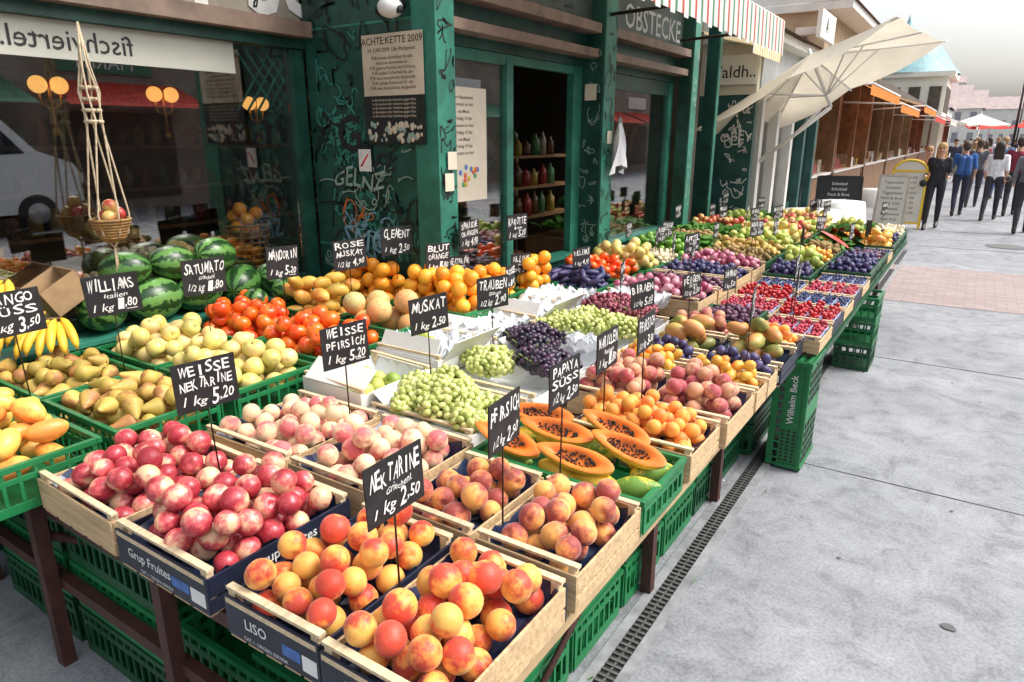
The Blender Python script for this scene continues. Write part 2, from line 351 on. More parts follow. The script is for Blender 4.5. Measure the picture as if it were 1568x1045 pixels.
def filled(kind,x0,x1,y0,y1,z,h=.12,ctype='wood',layers=1.7,res=1,heap=1.,fb=.42,**kw):
    cx,cy=(x0+x1)/2,(y0+y1)/2
    if ctype=='wood': wood_crate(cx,cy,z,x1-x0-.012,y1-y0-.012,h,**kw)
    elif ctype=='green': green_crate(cx,cy,z,x1-x0-.012,y1-y0-.012,h,**kw)
    elif ctype=='dgreen': green_crate(cx,cy,z,x1-x0-.012,y1-y0-.012,h,m=gpl2,fine=False)
    if kind: return produce(kind,x0+.025,x1-.025,y0+.025,y1-.025,z+h*fb,layers,res,heap)
# ------------------------------------------------------------------ foreground stall
T=.655
filled('yellow_peaches',-1.33,-1.0,.76,1.25,T,.115,endm=navy,sidem=navy,label='LISO',layers=1.5,res=3,heap=.5,fb=.35,rot=.015)
filled('yellow_peaches',-.995,-.66,.755,1.25,T,.115,endm=navy,sidem=wood,label='LISO',layers=1.45,res=3,heap=.5,fb=.35)
filled('dark_peaches',-1.29,-.985,1.275,1.68,T,.115,label='FRUTA',sidem=wood,layers=1.15,res=3,heap=.5,fb=.35)
filled('dark_peaches',-.975,-.655,1.275,1.68,T,.115,endm=wood,sidem=wood,layers=1.2,res=3,heap=.5,fb=.35)
filled('nectarines',-2.32,-1.85,.775,1.25,T,.115,layers=1.3,res=3,rot=-.02)
filled('nectarines',-1.83,-1.40,.765,1.25,T,.115,endm=navy,sidem=navy,label='Grup Fruites',side_label='Grup Fruites',layers=1.5,res=3,heap=.8)
filled('white_peaches',-2.22,-1.77,1.29,1.76,T,.115,layers=1.1,res=3,rot=.015)
filled('white_peaches',-1.75,-1.32,1.285,1.76,T,.115,layers=1.2,res=3)
green_crate(-.98,1.875,T,.64,.36,.12)
for (x,y,z,a,s) in [(-1.2,1.78,.74,.4,.05),(-1.1,1.98,.75,.1,.05),(-.85,1.77,.745,-.3,.05),(-.74,1.80,.75,.3,.046),(-.98,1.76,.745,.2,.048),(-.78,1.99,.75,1.2,.044),(-1.22,1.96,.75,.9,.045),(-.73,1.93,.755,1.6,.044),(-.95,2.0,.75,.1,.046)]:
    mass('papaya','pap',3,[(x,y,z)],s,lieflat(1,.1,a),FM['papaya'])
flesh=mat('papaya_flesh',(.86,.20,.025),.35,.2,20)
def papaya_half(x,y,z,az,L=.135,W=.043,tl=.45):
    M=Matrix.Translation((x,y,z))@Matrix.Rotation(tl,4,'X')@Matrix.Rotation(.15,4,'Y')@Matrix.Rotation(az,4,'Z'); b=B(); n=28
    skin=mat('papaya_half_skin',(.68,.46,.06),.4,.3,12)
    def prof(k,s,d):
        t=2*math.pi*k/n; c=math.cos(t); return (L*s*c,W*s*math.sin(t)*(1+.22*c)*(1-.25*c**4),d)
    rings=[[prof(k,s,d) for k in range(n)] for (s,d) in [(1,0),(.97,-.018),(.85,-.034),(.6,-.044),(.2,-.049)]]
    vs=[p for r in rings for p in r]; fs=[(i*n+k,(i+1)*n+k,(i+1)*n+(k+1)%n,i*n+(k+1)%n) for i in range(4) for k in range(n)]; fs.append(tuple(4*n+k for k in range(n)))
    b.add(vs,fs,skin,M,True)
    rings=[[prof(k,s,d) for k in range(n)] for (s,d) in [(1,0),(.94,.002),(.66,-.001),(.56,-.014),(.3,-.022)]]
    vs=[p for r in rings for p in r]; fs=[(i*n+k,i*n+(k+1)%n,(i+1)*n+(k+1)%n,(i+1)*n+k) for i in range(4) for k in range(n)]; fs.append(tuple(4*n+k for k in range(n)))
    b.add(vs,fs,flesh,M,True)
    for _ in range(80):
        q=random.uniform(0,6.28); s=random.random()**.5*.56
        b.sphere((L*s*math.cos(q),W*s*math.sin(q),-.012+random.uniform(-.003,.004)),.0038,black,6,M=M)
    b.build('papaya_half')
for a in [(-1.19,1.76,.825,-.1),(-.93,1.76,.825,.05),(-1.06,1.87,.85,.1),(-.80,1.88,.845,-.1),(-1.2,1.98,.84,.2),(-.9,2.0,.85,-.15)]: papaya_half(*a)
filled('apricots',-1.15,-.65,2.08,2.41,T,.11,layers=1.9,res=2)
filled('pink_peaches',-1.33,-.985,2.42,2.82,T,.11,layers=1.8,res=2)
filled('pink_peaches',-.98,-.63,2.42,2.82,T,.11,layers=1.8,res=2)
filled('yellow_plums',-1.33,-.985,2.84,3.03,T,.1,layers=1.9,res=2)
filled('yellow_plums',-.98,-.63,2.84,3.03,T,.1,layers=1.9,res=2)
filled('blue_plums',-1.33,-.985,3.04,3.22,T,.1,layers=1.9,res=2)
filled('blue_plums',-.98,-.63,3.04,3.22,T,.1,layers=1.9,res=2)
filled('green_mangoes',-1.33,-.98,3.24,3.58,T,.1,endm=navy,sidem=navy,layers=1.5,res=2)
filled('green_mangoes',-.97,-.62,3.24,3.58,T,.1,endm=navy,sidem=navy,layers=1.5,res=2)
filled('apricots',-1.0,-.64,3.6,3.84,T,.1,endm=navy,sidem=navy,layers=1.6,res=2)
filled('pink_peaches',-1.35,-1.01,3.6,3.84,T,.1,layers=1.5,res=2)
def grapes(name,x0,x1,y0,y1,z,mk,nb,r=.0155,res=0):
    C=[]
    stems=B(); sg=mat('grape_stem',(.2,.25,.06),.6,.2,20)
    for i in range(nb):
        cx=random.uniform(x0+.05,x1-.05); cy=random.uniform(y0+.05,y1-.05); az=random.uniform(0,6.28); L=random.uniform(.08,.11); W=random.uniform(.05,.058)
        cz=z+.01+.05*(1-((cx-(x0+x1)/2)/(x1-x0)*2)**2)*(1-((cy-(y0+y1)/2)/(y1-y0)*2)**2)+random.uniform(0,.02)
        n=int(100*(.0125/r)**2); k=np.arange(n)+.5; ph=np.arccos(1-2*k/n); th=math.pi*(1+5**.5)*k
        d=np.stack([np.cos(th)*np.sin(ph)*L,np.sin(th)*np.sin(ph)*W,np.cos(ph)*W*.8],1)*(1+np.random.uniform(-.18,.08,(n,1)))
        d[:,1:]*=(1-.35*d[:,0:1]/L)
        c,s=math.cos(az),math.sin(az); C.append(np.stack([d[:,0]*c-d[:,1]*s+cx,d[:,0]*s+d[:,1]*c+cy,d[:,2]+cz],1))
        stems.tube([(cx-L*c*1.0,cy-L*s*1.0,cz+.01),(cx-L*c*1.2,cy-L*s*1.2,cz+.035),(cx-L*c*1.35,cy-L*s*1.3,cz+.04)],.0028,sg,5)
    C=np.concatenate(C); C=C[C[:,2]>z-.05]
    o=mass(name,'ell',res,C,r*np.random.uniform(.85,1.12,len(C)),randrot(len(C)),FM[mk]); st=stems.build('grape_stems'); st.parent=o
for y,l in ((1.99,.4),(2.4,.36),(2.79,.36),(3.17,.36),(3.56,.36)): wood_crate(-1.62,y,T,.5,l,.115,endm=white,sidem=white,lin=paper,name='cardboard_fruit_box')
grapes('green_grapes',-1.88,-1.36,1.8,2.22,.76,'grape',17,res=1)
grapes('green_grapes',-1.86,-1.6,2.24,2.5,.77,'grape',6,res=1); grapes('black_grapes',-1.6,-1.37,2.3,2.62,.78,'bgrape',8,.0155,res=1)
grapes('black_grapes',-1.86,-1.6,2.65,2.95,.78,'bgrape',6,.0155); 
grapes('green_grapes',-1.85,-1.38,3.0,3.36,.79,'grape',14)
grapes('red_grapes',-1.85,-1.38,3.4,3.8,.8,'rgrape',14)
def tissue(x0,x1,y0,y1,z,name='tissue_paper_sheets',amp=.05):
    b=B(); n=14
    for q in range(3):
        vs=[];fs=[];rx=random.random()*9
        for i in range(n+1):
            for j in range(n+1):
                x=x0+(x1-x0)*i/n+random.uniform(-.008,.008); y=y0+(y1-y0)*j/n+random.uniform(-.008,.008)
                e=min(i,n-i,j,n-j); vs.append((x,y,z+q*.012+amp*abs(math.sin(i*.9+rx)*math.cos(j*1.1+q))+random.uniform(0,.018)+(.03 if e==0 else 0)))
        for i in range(n):
            for j in range(n):
                a=i*(n+1)+j
                if random.random()>.12*q: fs.append((a,a+n+1,a+n+2,a+1))
        b.add(vs,fs,paper)
    b.build(name)
for i,y in enumerate((1.98,2.42,2.86,3.28,3.66)):
    wood_crate(-2.06,y,T+.02+.02*(i%2),.38,.4,.15,rot=random.uniform(-.1,.1),endm=white,sidem=white,lin=paper,name='cardboard_fruit_box')
    b=B(); M=Matrix.Translation((-1.87,y,T+.175))@Matrix.Rotation(R(-50 if i%2 else 35),4,'Y'); b.box(0,.14,-.17,.17,0,.004,white,M); M=Matrix.Translation((-2.06,y-.2,T+.175))@Matrix.Rotation(R(40+20*(i%2)),4,'X'); b.box(-.17,.17,-.0,.11,0,.004,white,M); b.build('cardboard_flap')
    if y>2.1: tissue(-2.23,-1.9,y-.17,y+.17,T+.12,amp=.07)
produce('green_apples',-2.2,-1.94,1.84,2.12,.74,.8,2); produce('green_apples',-2.2,-1.95,2.3,2.5,.8,.5,2)
tissue(-1.88,-1.5,3.82,4.1,T+.1,amp=.07); tissue(-1.7,-1.4,2.9,3.02,T+.1)
G=T+.02
for (k,y0,y1,l,fb) in [('mangoes',.58,1.0,1.3,.45),('pears',1.03,1.46,1.65,.38),('yellow_apples',1.49,1.93,1.4,.5),('persimmons',1.96,2.4,1.5,.65)]:
    filled(k,-2.86,-2.31,y0,y1,G,.16,'green',l,3,fb=fb); filled(k,-3.42,-2.87,y0,y1,G,.16,'green',l,2,fb=fb)
filled('melons',-2.78,-2.3,2.42,2.78,G+.05,.14,'green',1.0,2); filled('mangoes',-3.3,-2.79,2.42,2.78,G+.05,.14,'green',1.9,2)
filled('oranges',-2.7,-2.15,2.79,3.08,G+.1,.12,'green',2.,2); filled('oranges',-3.3,-2.71,2.79,3.06,G+.1,.12,'green',2.,2)
filled('oranges',-2.5,-2.26,3.1,3.6,G+.06,.14,'green',1.8,2); filled('oranges',-2.5,-2.26,3.62,4.0,G+.04,.14,'green',1.8,2)
b=B()
for y0,y1,xe in [(.9,3.86,-.7),(3.9,9.4,-.58)]:
    xb=-3.33 if y0<1 else -2.6
    n=int((xe-xb)/.2)
    for i in range(n): b.box(xb+i*.2+.004,xb+i*.2+.196,y0,y1 if y0>1 or i*.2+xb>-2.6 else 3.05,T-.022,T-.004,mat('table_board',(.16,.10,.06),.7,.3,4))
tt=b.build('wooden_stall_tabletop')
b=B()
for (x,y) in [(-2.44,.80),(-1.72,.82),(-.87,1.3),(-.87,2.32),(-.87,3.2),(-3.2,.86),(-.87,4.6),(-.87,5.5),(-.8,7.2),(-.78,8.8),(-2.44,3.0),(-2.44,6)]:
    b.box(x-.022,x+.022,y-.022,y+.022,0,T-.024,lead)
b.box(-3.3,-.8,.823,.865,T-.07,T-.0245,lead); b.box(-3.3,-.9,.825,.86,.3,.34,lead)
eb=mat('edge_board',(.46,.33,.18),.7,.25,5)
b.box(-.72,-.69,.95,3.85,T-.06,T-.0245,eb); b.box(-.885,-.855,.9,3.8,T-.068,T-.03,lead)
b.box(-.6,-.57,3.91,9.35,T-.06,T-.0245,gpl2)
b.tube([(-2.44,.83,.5),(-1.72,1.6,.1)],.016,lead); b.tube([(-.87,1.3,.1),(-.87,2.3,.58)],.012,lead)
fr=b.build('stall_table_frame')
for i in range(7):
    y=1.12+i*.41
    for k in range(3 if i%3 else 2):
        green_crate(-1.2,y+random.uniform(-.01,.01),.004+k*.2,.6,.395,.195,m=gpl if random.random()<.6 else gpl2,fine=False)
for x,k in [(-2.78,3),(-2.16,3),(-1.53,2)]:
    for q in range(k):
        green_crate(x,1.09-(.0 if x>-2 else .02),.004+q*.19,.58,.4,.185,m=gpl2 if q!=1 else gpl,fine=False)
        if q==1 and x<-2: 
            b=B(); b.text('FRISCH GEMÜSE',.045,mat('crate_print_yellow',(.55,.5,.05),.6,.2,9),faceY(x,.864,.29),.01); b.build('crate_lettering')
for i in range(8):
    y=4.1+i*.62
    for k in range(3): green_crate(-1.05,y,.004+k*.2,.4,.58,.195,m=gpl2,fine=False)
green_crate(0,0,0,.64,.36,.18,M=Matrix.Translation((-.76,3.94,.325))@Matrix.Rotation(R(90),4,'Y'),name='green_plastic_crate')
b=B(); b.box(-.70,-.575,3.765,4.115,.012,.64,gpl)
b.text('Wilhelm Beck',.05,chalk,Matrix.Translation((-.635,3.7585,.42))@Matrix.Rotation(R(90),4,'X')@Matrix.Rotation(R(90),4,'Z'),.01)
for k in range(9):
    for j in range(4): b.box(-.574,-.571,3.79+j*.08,3.85+j*.08,.05+k*.05+(.1 if k>4 else 0),.08+k*.05+(.1 if k>4 else 0),black)
for k in range(9):
    for j in range(4): b.box(-.69+j*.03,-.672+j*.03,3.7615,3.7645,.05+k*.022,.06+k*.022,black)
for zz in (.012,.618): b.box(-.705,-.568,3.755,4.12,zz,zz+.022,gpl)
b.build('green_plastic_crate',bevel=.004)
for k in range(3): green_crate(-.62,6.05,.004+k*.2,.28,.38,.195,m=gpl if k else gpl2,fine=False)
# ------------------------------------------------------------------ further tables
def punnets(kind,x0,x1,y0,y1,z):
    b=B(); pl=mat('punnet_plastic',(.5,.55,.75),.3,.2,10); nx,ny=4,3
    for i in range(nx):
        for j in range(ny):
            a0=x0+(x1-x0)*i/nx+.006; a1=x0+(x1-x0)*(i+1)/nx-.006; c0=y0+(y1-y0)*j/ny+.006; c1=y0+(y1-y0)*(j+1)/ny-.006
            b.box(a0,a1,c0,c0+.003,z,z+.05,pl); b.box(a0,a1,c1-.003,c1,z,z+.05,pl); b.box(a0,a0+.003,c0+.004,c1-.004,z,z+.05,pl); b.box(a1-.003,a1,c0+.004,c1-.004,z,z+.05,pl)
    o=b.build('berry_punnets'); C=[];rad=[]
    sh,mk,r=PR[kind]
    for i in range(nx):
        for j in range(ny):
            a0=x0+(x1-x0)*i/nx+.008; a1=x0+(x1-x0)*(i+1)/nx-.008; c0=y0+(y1-y0)*j/ny+.008; c1=y0+(y1-y0)*(j+1)/ny-.008
            c,q=pile(a0,a1,c0,c1,z+.02,r,1.5,1,K=8); C.append(c); rad.append(q)
    mass(kind,sh,0,np.concatenate(C),np.concatenate(rad),randrot(sum(map(len,C))),FM[mk])
def greens(x0,x1,y0,y1,z,n=160,L=.12,name='leafy_greens',col='leaf_green'):
    m=mat('leaf_green',(.09,.24,.035),.5,.5,12,trans=.25) if col=='leaf_green' else mat('leaf_dark',(.03,.09,.02),.5,.5,12,trans=.2)
    b=B()
    for i in range(n):
        x=random.uniform(x0,x1); y=random.uniform(y0,y1); a=random.uniform(0,6.28); l=L*random.uniform(.6,1.2); w=l*.35; u=random.uniform(.2,1.)
        c,s=math.cos(a),math.sin(a); vs=[]
        for k in range(4):
            q=k/3; rr=l*q; hh=z+random.uniform(0,.03)+l*u*math.sin(q*2.2)*.7; ww=w*math.sin(min(1,q+.25)*2.7)+.003
            vs+=[(x+rr*c-ww*s,y+rr*s+ww*c,hh+random.uniform(0,.012)),(x+rr*c+ww*s,y+rr*s-ww*c,hh+random.uniform(0,.012))]
        b.add(vs,[(0,1,3,2),(2,3,5,4),(4,5,7,6)],m,None,True)
    b.build(name)
T2=T
rows1=[('figs','raspberries'),('raspberries','strawberries'),('strawberries','blueberries'),('blueberries','raspberries'),('blue_plums','blueberries'),('green_apples','blue_plums'),('yellow_plums','blue_plums'),('kiwis','figs'),('G','blueberries'),('yellow_plums','mangoes'),('mushrooms','blue_plums'),('green_apples','mushrooms'),('G','mushrooms')]
y=3.88
for i,kk in enumerate(rows1):
    y1=y+.4
    for k,(a,c) in zip(kk,((-1.3,-.935),(-.93,-.565))):
        if k in('strawberries','raspberries','blueberries'):
            e=navy if (i+(a<-1))%2 else wood
            wood_crate((a+c)/2,y+.2,T2,c-a-.01,.39,.08,endm=e,sidem=e,lin=liner); punnets(k,a+.015,c-.015,y+.02,y+.38,T2+.035)
        elif k=='G': green_crate((a+c)/2,y+.2,T2,c-a-.01,.39,.12,m=gpl2,fine=False); greens(a+.02,c-.02,y+.02,y+.38,T2+.08,90)
        else: filled(k,a,c,y,y1,T2,.12,'dgreen',1.6,1,fb=.55)
    y=y1+.01
rows2=['red_onions','figs','blue_plums','red_onions','kiwis','pears','green_apples','yellow_apples','red_apples','green_apples','red_apples','yellow_apples']
y=4.12
for i,k in enumerate(rows2):
    filled(k,-1.98,-1.33,y,y+.4,T2+.03,.12,'dgreen' if i>3 else 'wood',1.5,1,fb=.6); y+=.42
rows3=['aubergines','tomatoes','yellow_apples','mushrooms','peppers','G','kiwis','G','red_apples','G','green_apples','G']
y=4.04
for i,k in enumerate(rows3):
    if k=='G': green_crate(-2.3,y+.2,T2+.04,.6,.4,.12,m=gpl2,fine=False); greens(-2.58,-2.03,y+.02,y+.38,T2+.14,220,.14)
    else: filled(k,-2.6,-2.0,y,y+.4,T2+.04,.12,'green',1.5,1,fb=.7)
    y+=.42
b=B(); rf=mat('watermelon_flesh',(.65,.05,.04),.4,.2,20); rind=mat('watermelon_rind',(.06,.2,.04),.5,.3,8)
for k in range(5):
    M=Matrix.Translation((-1.05+.12*(k%2),7.2+k*.25,T2+.2))@Matrix.Rotation(.4*k,4,'Z')@Matrix.Rotation(.5,4,'Y')
    n=16; b.add([(0,0,0)]+[(.15*math.cos(math.pi*i/n),.15*math.sin(math.pi*i/n),0) for i in range(n+1)],[(0,i+1,i+2) for i in range(n)],rf,M)
    b.add([(.15*math.cos(math.pi*i/n),.15*math.sin(math.pi*i/n),zz) for zz in(0,-.05) for i in range(n+1)],[(i,i+n+1,i+n+2,i+1) for i in range(n)],rind,M)
b.build('watermelon_slices')
# ------------------------------------------------------------------ price signs
TX=['NEKTARINE','PFIRSICHE','MARILLEN','MANDARINE','ORANGEN','WILLIAMS','ROSE','SAFTMANGO','TRAUBEN','MUSKAT','PAPAYA','KAISER','ZWETSCHKEN','FEIGEN','BIRNEN','APFEL']
def sign(x,y,z,zb,txt,a=0,w=.2,h=.155,tl=0):
    b=B(); M=faceX(x,y,z,a,tl)
    b.box(-w/2,w/2,-h/2,h/2,-.002,.002,slate,M)
    two=txt.split(' '); o3=.0032; J=.085
    def letters(s_,size,fit,yy,off=.012):   # hand-lettered: each letter its own size, lean and height
        n=len(s_); st=fit/n
        for i,ch in enumerate(s_):
            if ch==' ': continue
            b.text(ch,size*random.uniform(.88,1.14),chalk,M@Matrix.Translation((-fit/2+st*(i+.5)+random.uniform(-.05,.05)*st,yy+random.uniform(-.07,.07)*size,o3+i*.00003))@Matrix.Rotation(random.uniform(-.12,.12),4,'Z'),off,.03,fit=st*(.28 if ch in 'I1,-/' else random.uniform(.78,.95)),sh=random.uniform(-.08,.16))
    if len(two)>1:
        letters(two[0],h*.30,w*random.uniform(.8,.92),h*.22); letters(two[1],h*.28,w*random.uniform(.8,.94),-h*.05)
    else:
        letters(txt,h*.40,w*random.uniform(.86,.95),h*.1)
        if random.random()<.6: b.text(random.choice(['SÜSS','Italien','Spanien','Ia','Griechenl.']),h*.17,chalk,M@Matrix.Translation((w*.05,-h*.08,o3)),.004,.08,fit=w*random.uniform(.35,.5),sh=.2)
    b.text(random.choice(['1 kg','1/2 kg','1 kg']),h*.26,chalk,M@Matrix.Translation((-w*.22,-h*.38,o3)),.004,.08,fit=w*.36,sh=.3)
    p_=random.choice(['2,50','3,50','1,80','4,90','2,90','5,20'])
    b.text(p_[0],h*.42,chalk,M@Matrix.Translation((w*.1,-h*.42,o3)),.012,.05,fit=w*.11,sh=.15); b.text(','+p_[2:],h*.30,chalk,M@Matrix.Translation((w*.29,-h*.36,o3)),.012,.07,fit=w*.22,sh=.2)
    if random.random()<.4: b.box(w*.2,w*.4,-h*.42,-h*.405,o3-.001,o3,chalk,M)
    c,s_=math.cos(a),math.sin(a)
    b.tube([(x-.005*c,y,z+h*.35),(x-.006*c,y,z-h*.5),(x-.004,y+random.uniform(-.01,.01),zb)],.0026,wire,6)
    b.build('price_sign')
SG=[(-2.85,1.0,1.185,.8,'MANGO SÜSS'),(-2.87,1.37,1.185,.8,'WILLIAMS'),(-2.9,1.8,1.185,.8,'SATUMATO'),(-2.9,2.24,1.185,.85,'MANDORIN'),(-2.8,2.61,1.185,.85,'ROSE MUSKAT'),
(-1.81,1.085,1.1,.78,'WEISSE NEKTARINE'),(-1.76,1.59,1.1,.78,'WEISSE PFIRSICH'),(-.92,.94,1.1,.78,'NEKTARINE'),(-.913,1.34,1.1,.8,'PFIRSICH'),(-.93,1.685,1.1,.8,'PAPAYA SÜSS'),
(-1.8,2.09,1.1,.8,'MUSKAT'),(-1.815,2.57,1.1,.8,'TRAUBEN'),(-.967,2.05,1.1,.78,'MARILLEN'),(-.943,2.33,1.1,.78,'PFIRSICH'),(-2.5,3.0,1.14,.85,'BLUT ORANGE'),(-2.5,3.3,1.24,.85,'SPANISCHE ORANGEN'),(-2.75,2.93,1.225,.85,'CLEMENT'),(-2.45,3.75,1.24,.85,'KAROTTE')]
for i,(x,y,z,zb,t) in enumerate(SG):
    w_=.17 if (x>-1.2) else (.185 if x>-2.3 else .2)
    sign(x,y,z,zb,t,random.uniform(-.15,.2) if x>-1.2 else random.uniform(-.35,.05),w=w_,h=w_*.82,tl=random.uniform(-.06,.06))
for i in range(46):
    c=random.choice([-.75,-1.15,-1.5,-1.85,-2.2,-2.45]); y=random.uniform(2.7 if c<-1 else 3,9.2)
    sign(c+random.uniform(-.08,.08),y,random.uniform(1.0,1.1),.75,random.choice(TX),random.uniform(-.4,.3),w=.155,h=.13,tl=random.uniform(-.1,.1))
# ------------------------------------------------------------------ building: greengrocer shop
bld=empty('green_shop_building')
b=B(); brown=mat('awning_case_brown',(.2,.14,.105),.6,.35,5,.1)
m,t,bs=nt('window_glass')
tr=N(t,'ShaderNodeBsdfTransparent'); gl=N(t,'ShaderNodeBsdfGlossy'); gl.inputs['Roughness'].default_value=.01
fr_=N(t,'ShaderNodeLayerWeight'); fr_.inputs[0].default_value=.35
mm=N(t,'ShaderNodeMath',operation='MULTIPLY_ADD'); mm.inputs[1].default_value=.6; mm.inputs[2].default_value=.17
t.links.new(fr_.outputs['Fresnel'],mm.inputs[0]); mx=N(t,'ShaderNodeMixShader'); t.links.new(mm.outputs[0],mx.inputs[0]); t.links.new(tr.outputs[0],mx.inputs[1]); t.links.new(gl.outputs[0],mx.inputs[2]); t.links.new(mx.outputs[0],t.nodes['Material Output'].inputs[0])
glass=m
beige=mat('fascia_beige',(.33,.29,.23),.7,.35,3,.1)
b.box(-3.75,-3.43,-3,3.1,.0,.84,dkg); b.box(-3.70,-3.40,-3,3.1,.841,.865,teal)
b.box(-3.72,-3.62,-3,3.1,.866,.93,dkg); b.box(-3.72,-3.60,-3,3.1,2.32,2.38,dkg); b.box(-3.72,-3.52,-3,3.1,2.381,2.47,brown); b.box(-3.74,-3.62,-3,3.1,2.471,3.4,beige)
b.box(-3.72,-3.62,3.0,3.1,.931,2.319,dkg); b.box(-3.72,-3.62,-.2,-.1,.931,2.319,dkg)
b.box(-3.6,-2.72,3.101,3.16,0,3.4,dkg); b.box(-2.719,-2.55,3.095,3.26,0,3.4,teal)
b.box(-3.6,-2.72,3.097,3.1005,1.12,1.135,teal); b.box(-3.6,-2.72,3.097,3.1005,2.42,2.435,teal)
for (y0,y1,x0) in [(5.12,5.34,-2.76),(7.1,7.28,-2.68),(7.9,8.0,-2.68)]:
    b.box(x0,-2.551,y0,y1,0,3.4,dkg); b.box(-2.5505,-2.54,y0+.01,y1-.01,0,3.4,teal)
fg=mat('fascia_green',(.05,.08,.065),.5,.35,4)
for (y0,y1) in [(3.261,5.119),(5.341,7.099)]:
    b.box(-2.80,-2.72,y0,y1,2.33,2.385,dkg); b.box(-2.74,-2.58,y0+.02,y1-.02,2.39,2.45,brown); b.box(-2.80,-2.70,y0,y1,2.386,2.56,dkg)
    b.box(-2.74,-2.56,y0+.02,y1-.02,2.561,2.63,brown); b.box(-2.80,-2.66,y0,y1,2.631,3.4,fg)
    b.box(-2.80,-2.70,y0,y1,0,.86,dkg); b.box(-2.82,-2.66,y0,y1,.861,.89,teal)
for (y0,y1) in [(3.262,3.36),(4.05,4.13),(4.98,5.118),(5.342,5.42),(7.0,7.098)]: b.box(-2.79,-2.73,y0,y1,.891,2.329,teal)
b.box(-2.785,-2.735,3.361,4.049,2.26,2.328,teal); b.box(-2.785,-2.735,4.131,4.979,2.27,2.328,teal)
b.box(-2.785,-2.735,5.421,6.999,2.2,2.328,dkg)
b.box(-8,-3.0,-3,7.9,3.41,3.6,mat('roof_grey',(.2,.2,.2),.8,.2,3))
b.build('shop_front',bld,bevel=.003)
b=B(); b.box(-3.668,-3.662,-3,2.999,.932,2.319,glass); b.box(-2.765,-2.759,3.362,4.048,.892,2.258,glass); b.box(-2.765,-2.759,5.423,6.998,.892,2.199,glass); b.build('window_panes',bld)
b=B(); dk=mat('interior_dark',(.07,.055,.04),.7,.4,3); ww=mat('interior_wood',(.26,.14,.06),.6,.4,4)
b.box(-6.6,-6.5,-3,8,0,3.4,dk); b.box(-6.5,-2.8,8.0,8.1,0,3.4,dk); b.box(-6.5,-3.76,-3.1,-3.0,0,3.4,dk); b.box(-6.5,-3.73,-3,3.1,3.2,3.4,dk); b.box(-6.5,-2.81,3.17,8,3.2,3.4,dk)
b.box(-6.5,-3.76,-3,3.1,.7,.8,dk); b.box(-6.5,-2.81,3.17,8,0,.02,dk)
for z in(1.0,1.35,1.7,2.05): b.box(-6.48,-6.1,-2,8,z,z+.03,ww)
for z in(1.0,1.3,1.6): b.box(-3.95,-3.75,5.35,6.9,z,z+.025,ww); b.box(-4.35,-4.1,4.9,6.8,z+.1,z+.125,ww)
b.box(-5.2,-4.6,0,2.8,.801,.95,ww)
b.build('shop_interior',bld)
b=B(); bl=mat('mirrored_valance_fabric',(.62,.63,.56),.8,.05,4,trans=.3)
b.box(-3.655,-3.645,-2.9,2.62,2.15,2.318,bl)  # solid strip with mirrored lettering, stands in for the valance reflected in the glass
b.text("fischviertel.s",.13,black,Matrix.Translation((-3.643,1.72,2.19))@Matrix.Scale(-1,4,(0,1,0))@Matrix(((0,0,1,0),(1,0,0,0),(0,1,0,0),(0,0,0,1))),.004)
for k in range(6):
    b.tube([(-3.69,2.64+k*.07,2.32),(-3.69,2.64+(k+4)*.07,1.95)],.007,teal,6); b.tube([(-3.69,2.64+(k+4)*.07,2.32),(-3.69,2.64+k*.07,1.95)],.007,teal,6)
b.build('mirrored_valance_and_lattice',bld)
b=B(); lt=mat('letter_cream',(.8,.79,.75),.5,.1,10)
b.text('GEMÜSE OBST SOG',.5,lt,faceX(-3.612,1.55,2.5),.03)
b.text('OBSTECKE',.27,mat('letter_grey',(.45,.48,.45),.5,.1,10),faceX(-2.657,6.35,2.69),.008)
b.text('TSCH',.27,MATS['letter_grey'],faceX(-2.657,4.2,2.72),.008)
b.build('shop_lettering',bld)
def scribbles(b,M,w,h,n,m,lw=.007,size=.12):
    for i in range(n):
        cx=random.uniform(-w/2,w/2); cy=random.uniform(-h/2,h/2); s=size*random.uniform(.4,1.1); pts=[]
        f=[random.uniform(-1,1) for _ in range(8)]; K=26
        for k in range(K+1):
            q=k/K
            px=cx+s*(f[0]*math.sin(5*q+f[1]*3)+.5*f[2]*math.sin(11*q+f[3]*3)+ (q-.5)*f[4]*1.4); py=cy+s*(f[5]*math.cos(6*q+f[6]*3)+.5*f[7]*math.sin(13*q+f[3]*2))
            pts.append((max(-w/2,min(w/2,px)),max(-h/2,min(h/2,py))))
        vs=[];fs=[]
        for k,(px,py) in enumerate(pts):
            a=pts[max(0,k-1)];c=pts[min(K,k+1)]; dx,dy=c[0]-a[0],c[1]-a[1]; L=math.hypot(dx,dy)+1e-6
            vs+=[(px-dy/L*lw/2,py+dx/L*lw/2,.001+i*.00002),(px+dy/L*lw/2,py-dx/L*lw/2,.001+i*.00002)]
        for k in range(K): fs.append((2*k,2*k+1,2*k+3,2*k+2))
        b.add(vs,fs,m,M)
b=B(); gw=mat('graffiti_grey',(.25,.36,.31),.6,.3,20); gk=mat('graffiti_black',(.01,.014,.014),.5,.2,20); go=mat('graffiti_orange',(.5,.14,.03),.6,.2,20); gb=mat('graffiti_blue',(.16,.33,.42),.6,.3,20); gt_=mat('graffiti_teal',(.03,.2,.15),.6,.2,20)
scribbles(b,faceY(-3.15,3.0965,1.35),.84,1.3,34,gt_,.014,.13); scribbles(b,faceY(-3.15,3.0955,1.35),.84,1.3,34,gk,.012,.13); scribbles(b,faceY(-3.15,3.094,1.3),.8,.9,26,gw,.007,.10); scribbles(b,faceY(-3.1,3.0925,1.35),.5,.3,6,go,.008,.1); scribbles(b,faceY(-3.1,3.092,1.2),.5,.3,12,gb,.009,.1)
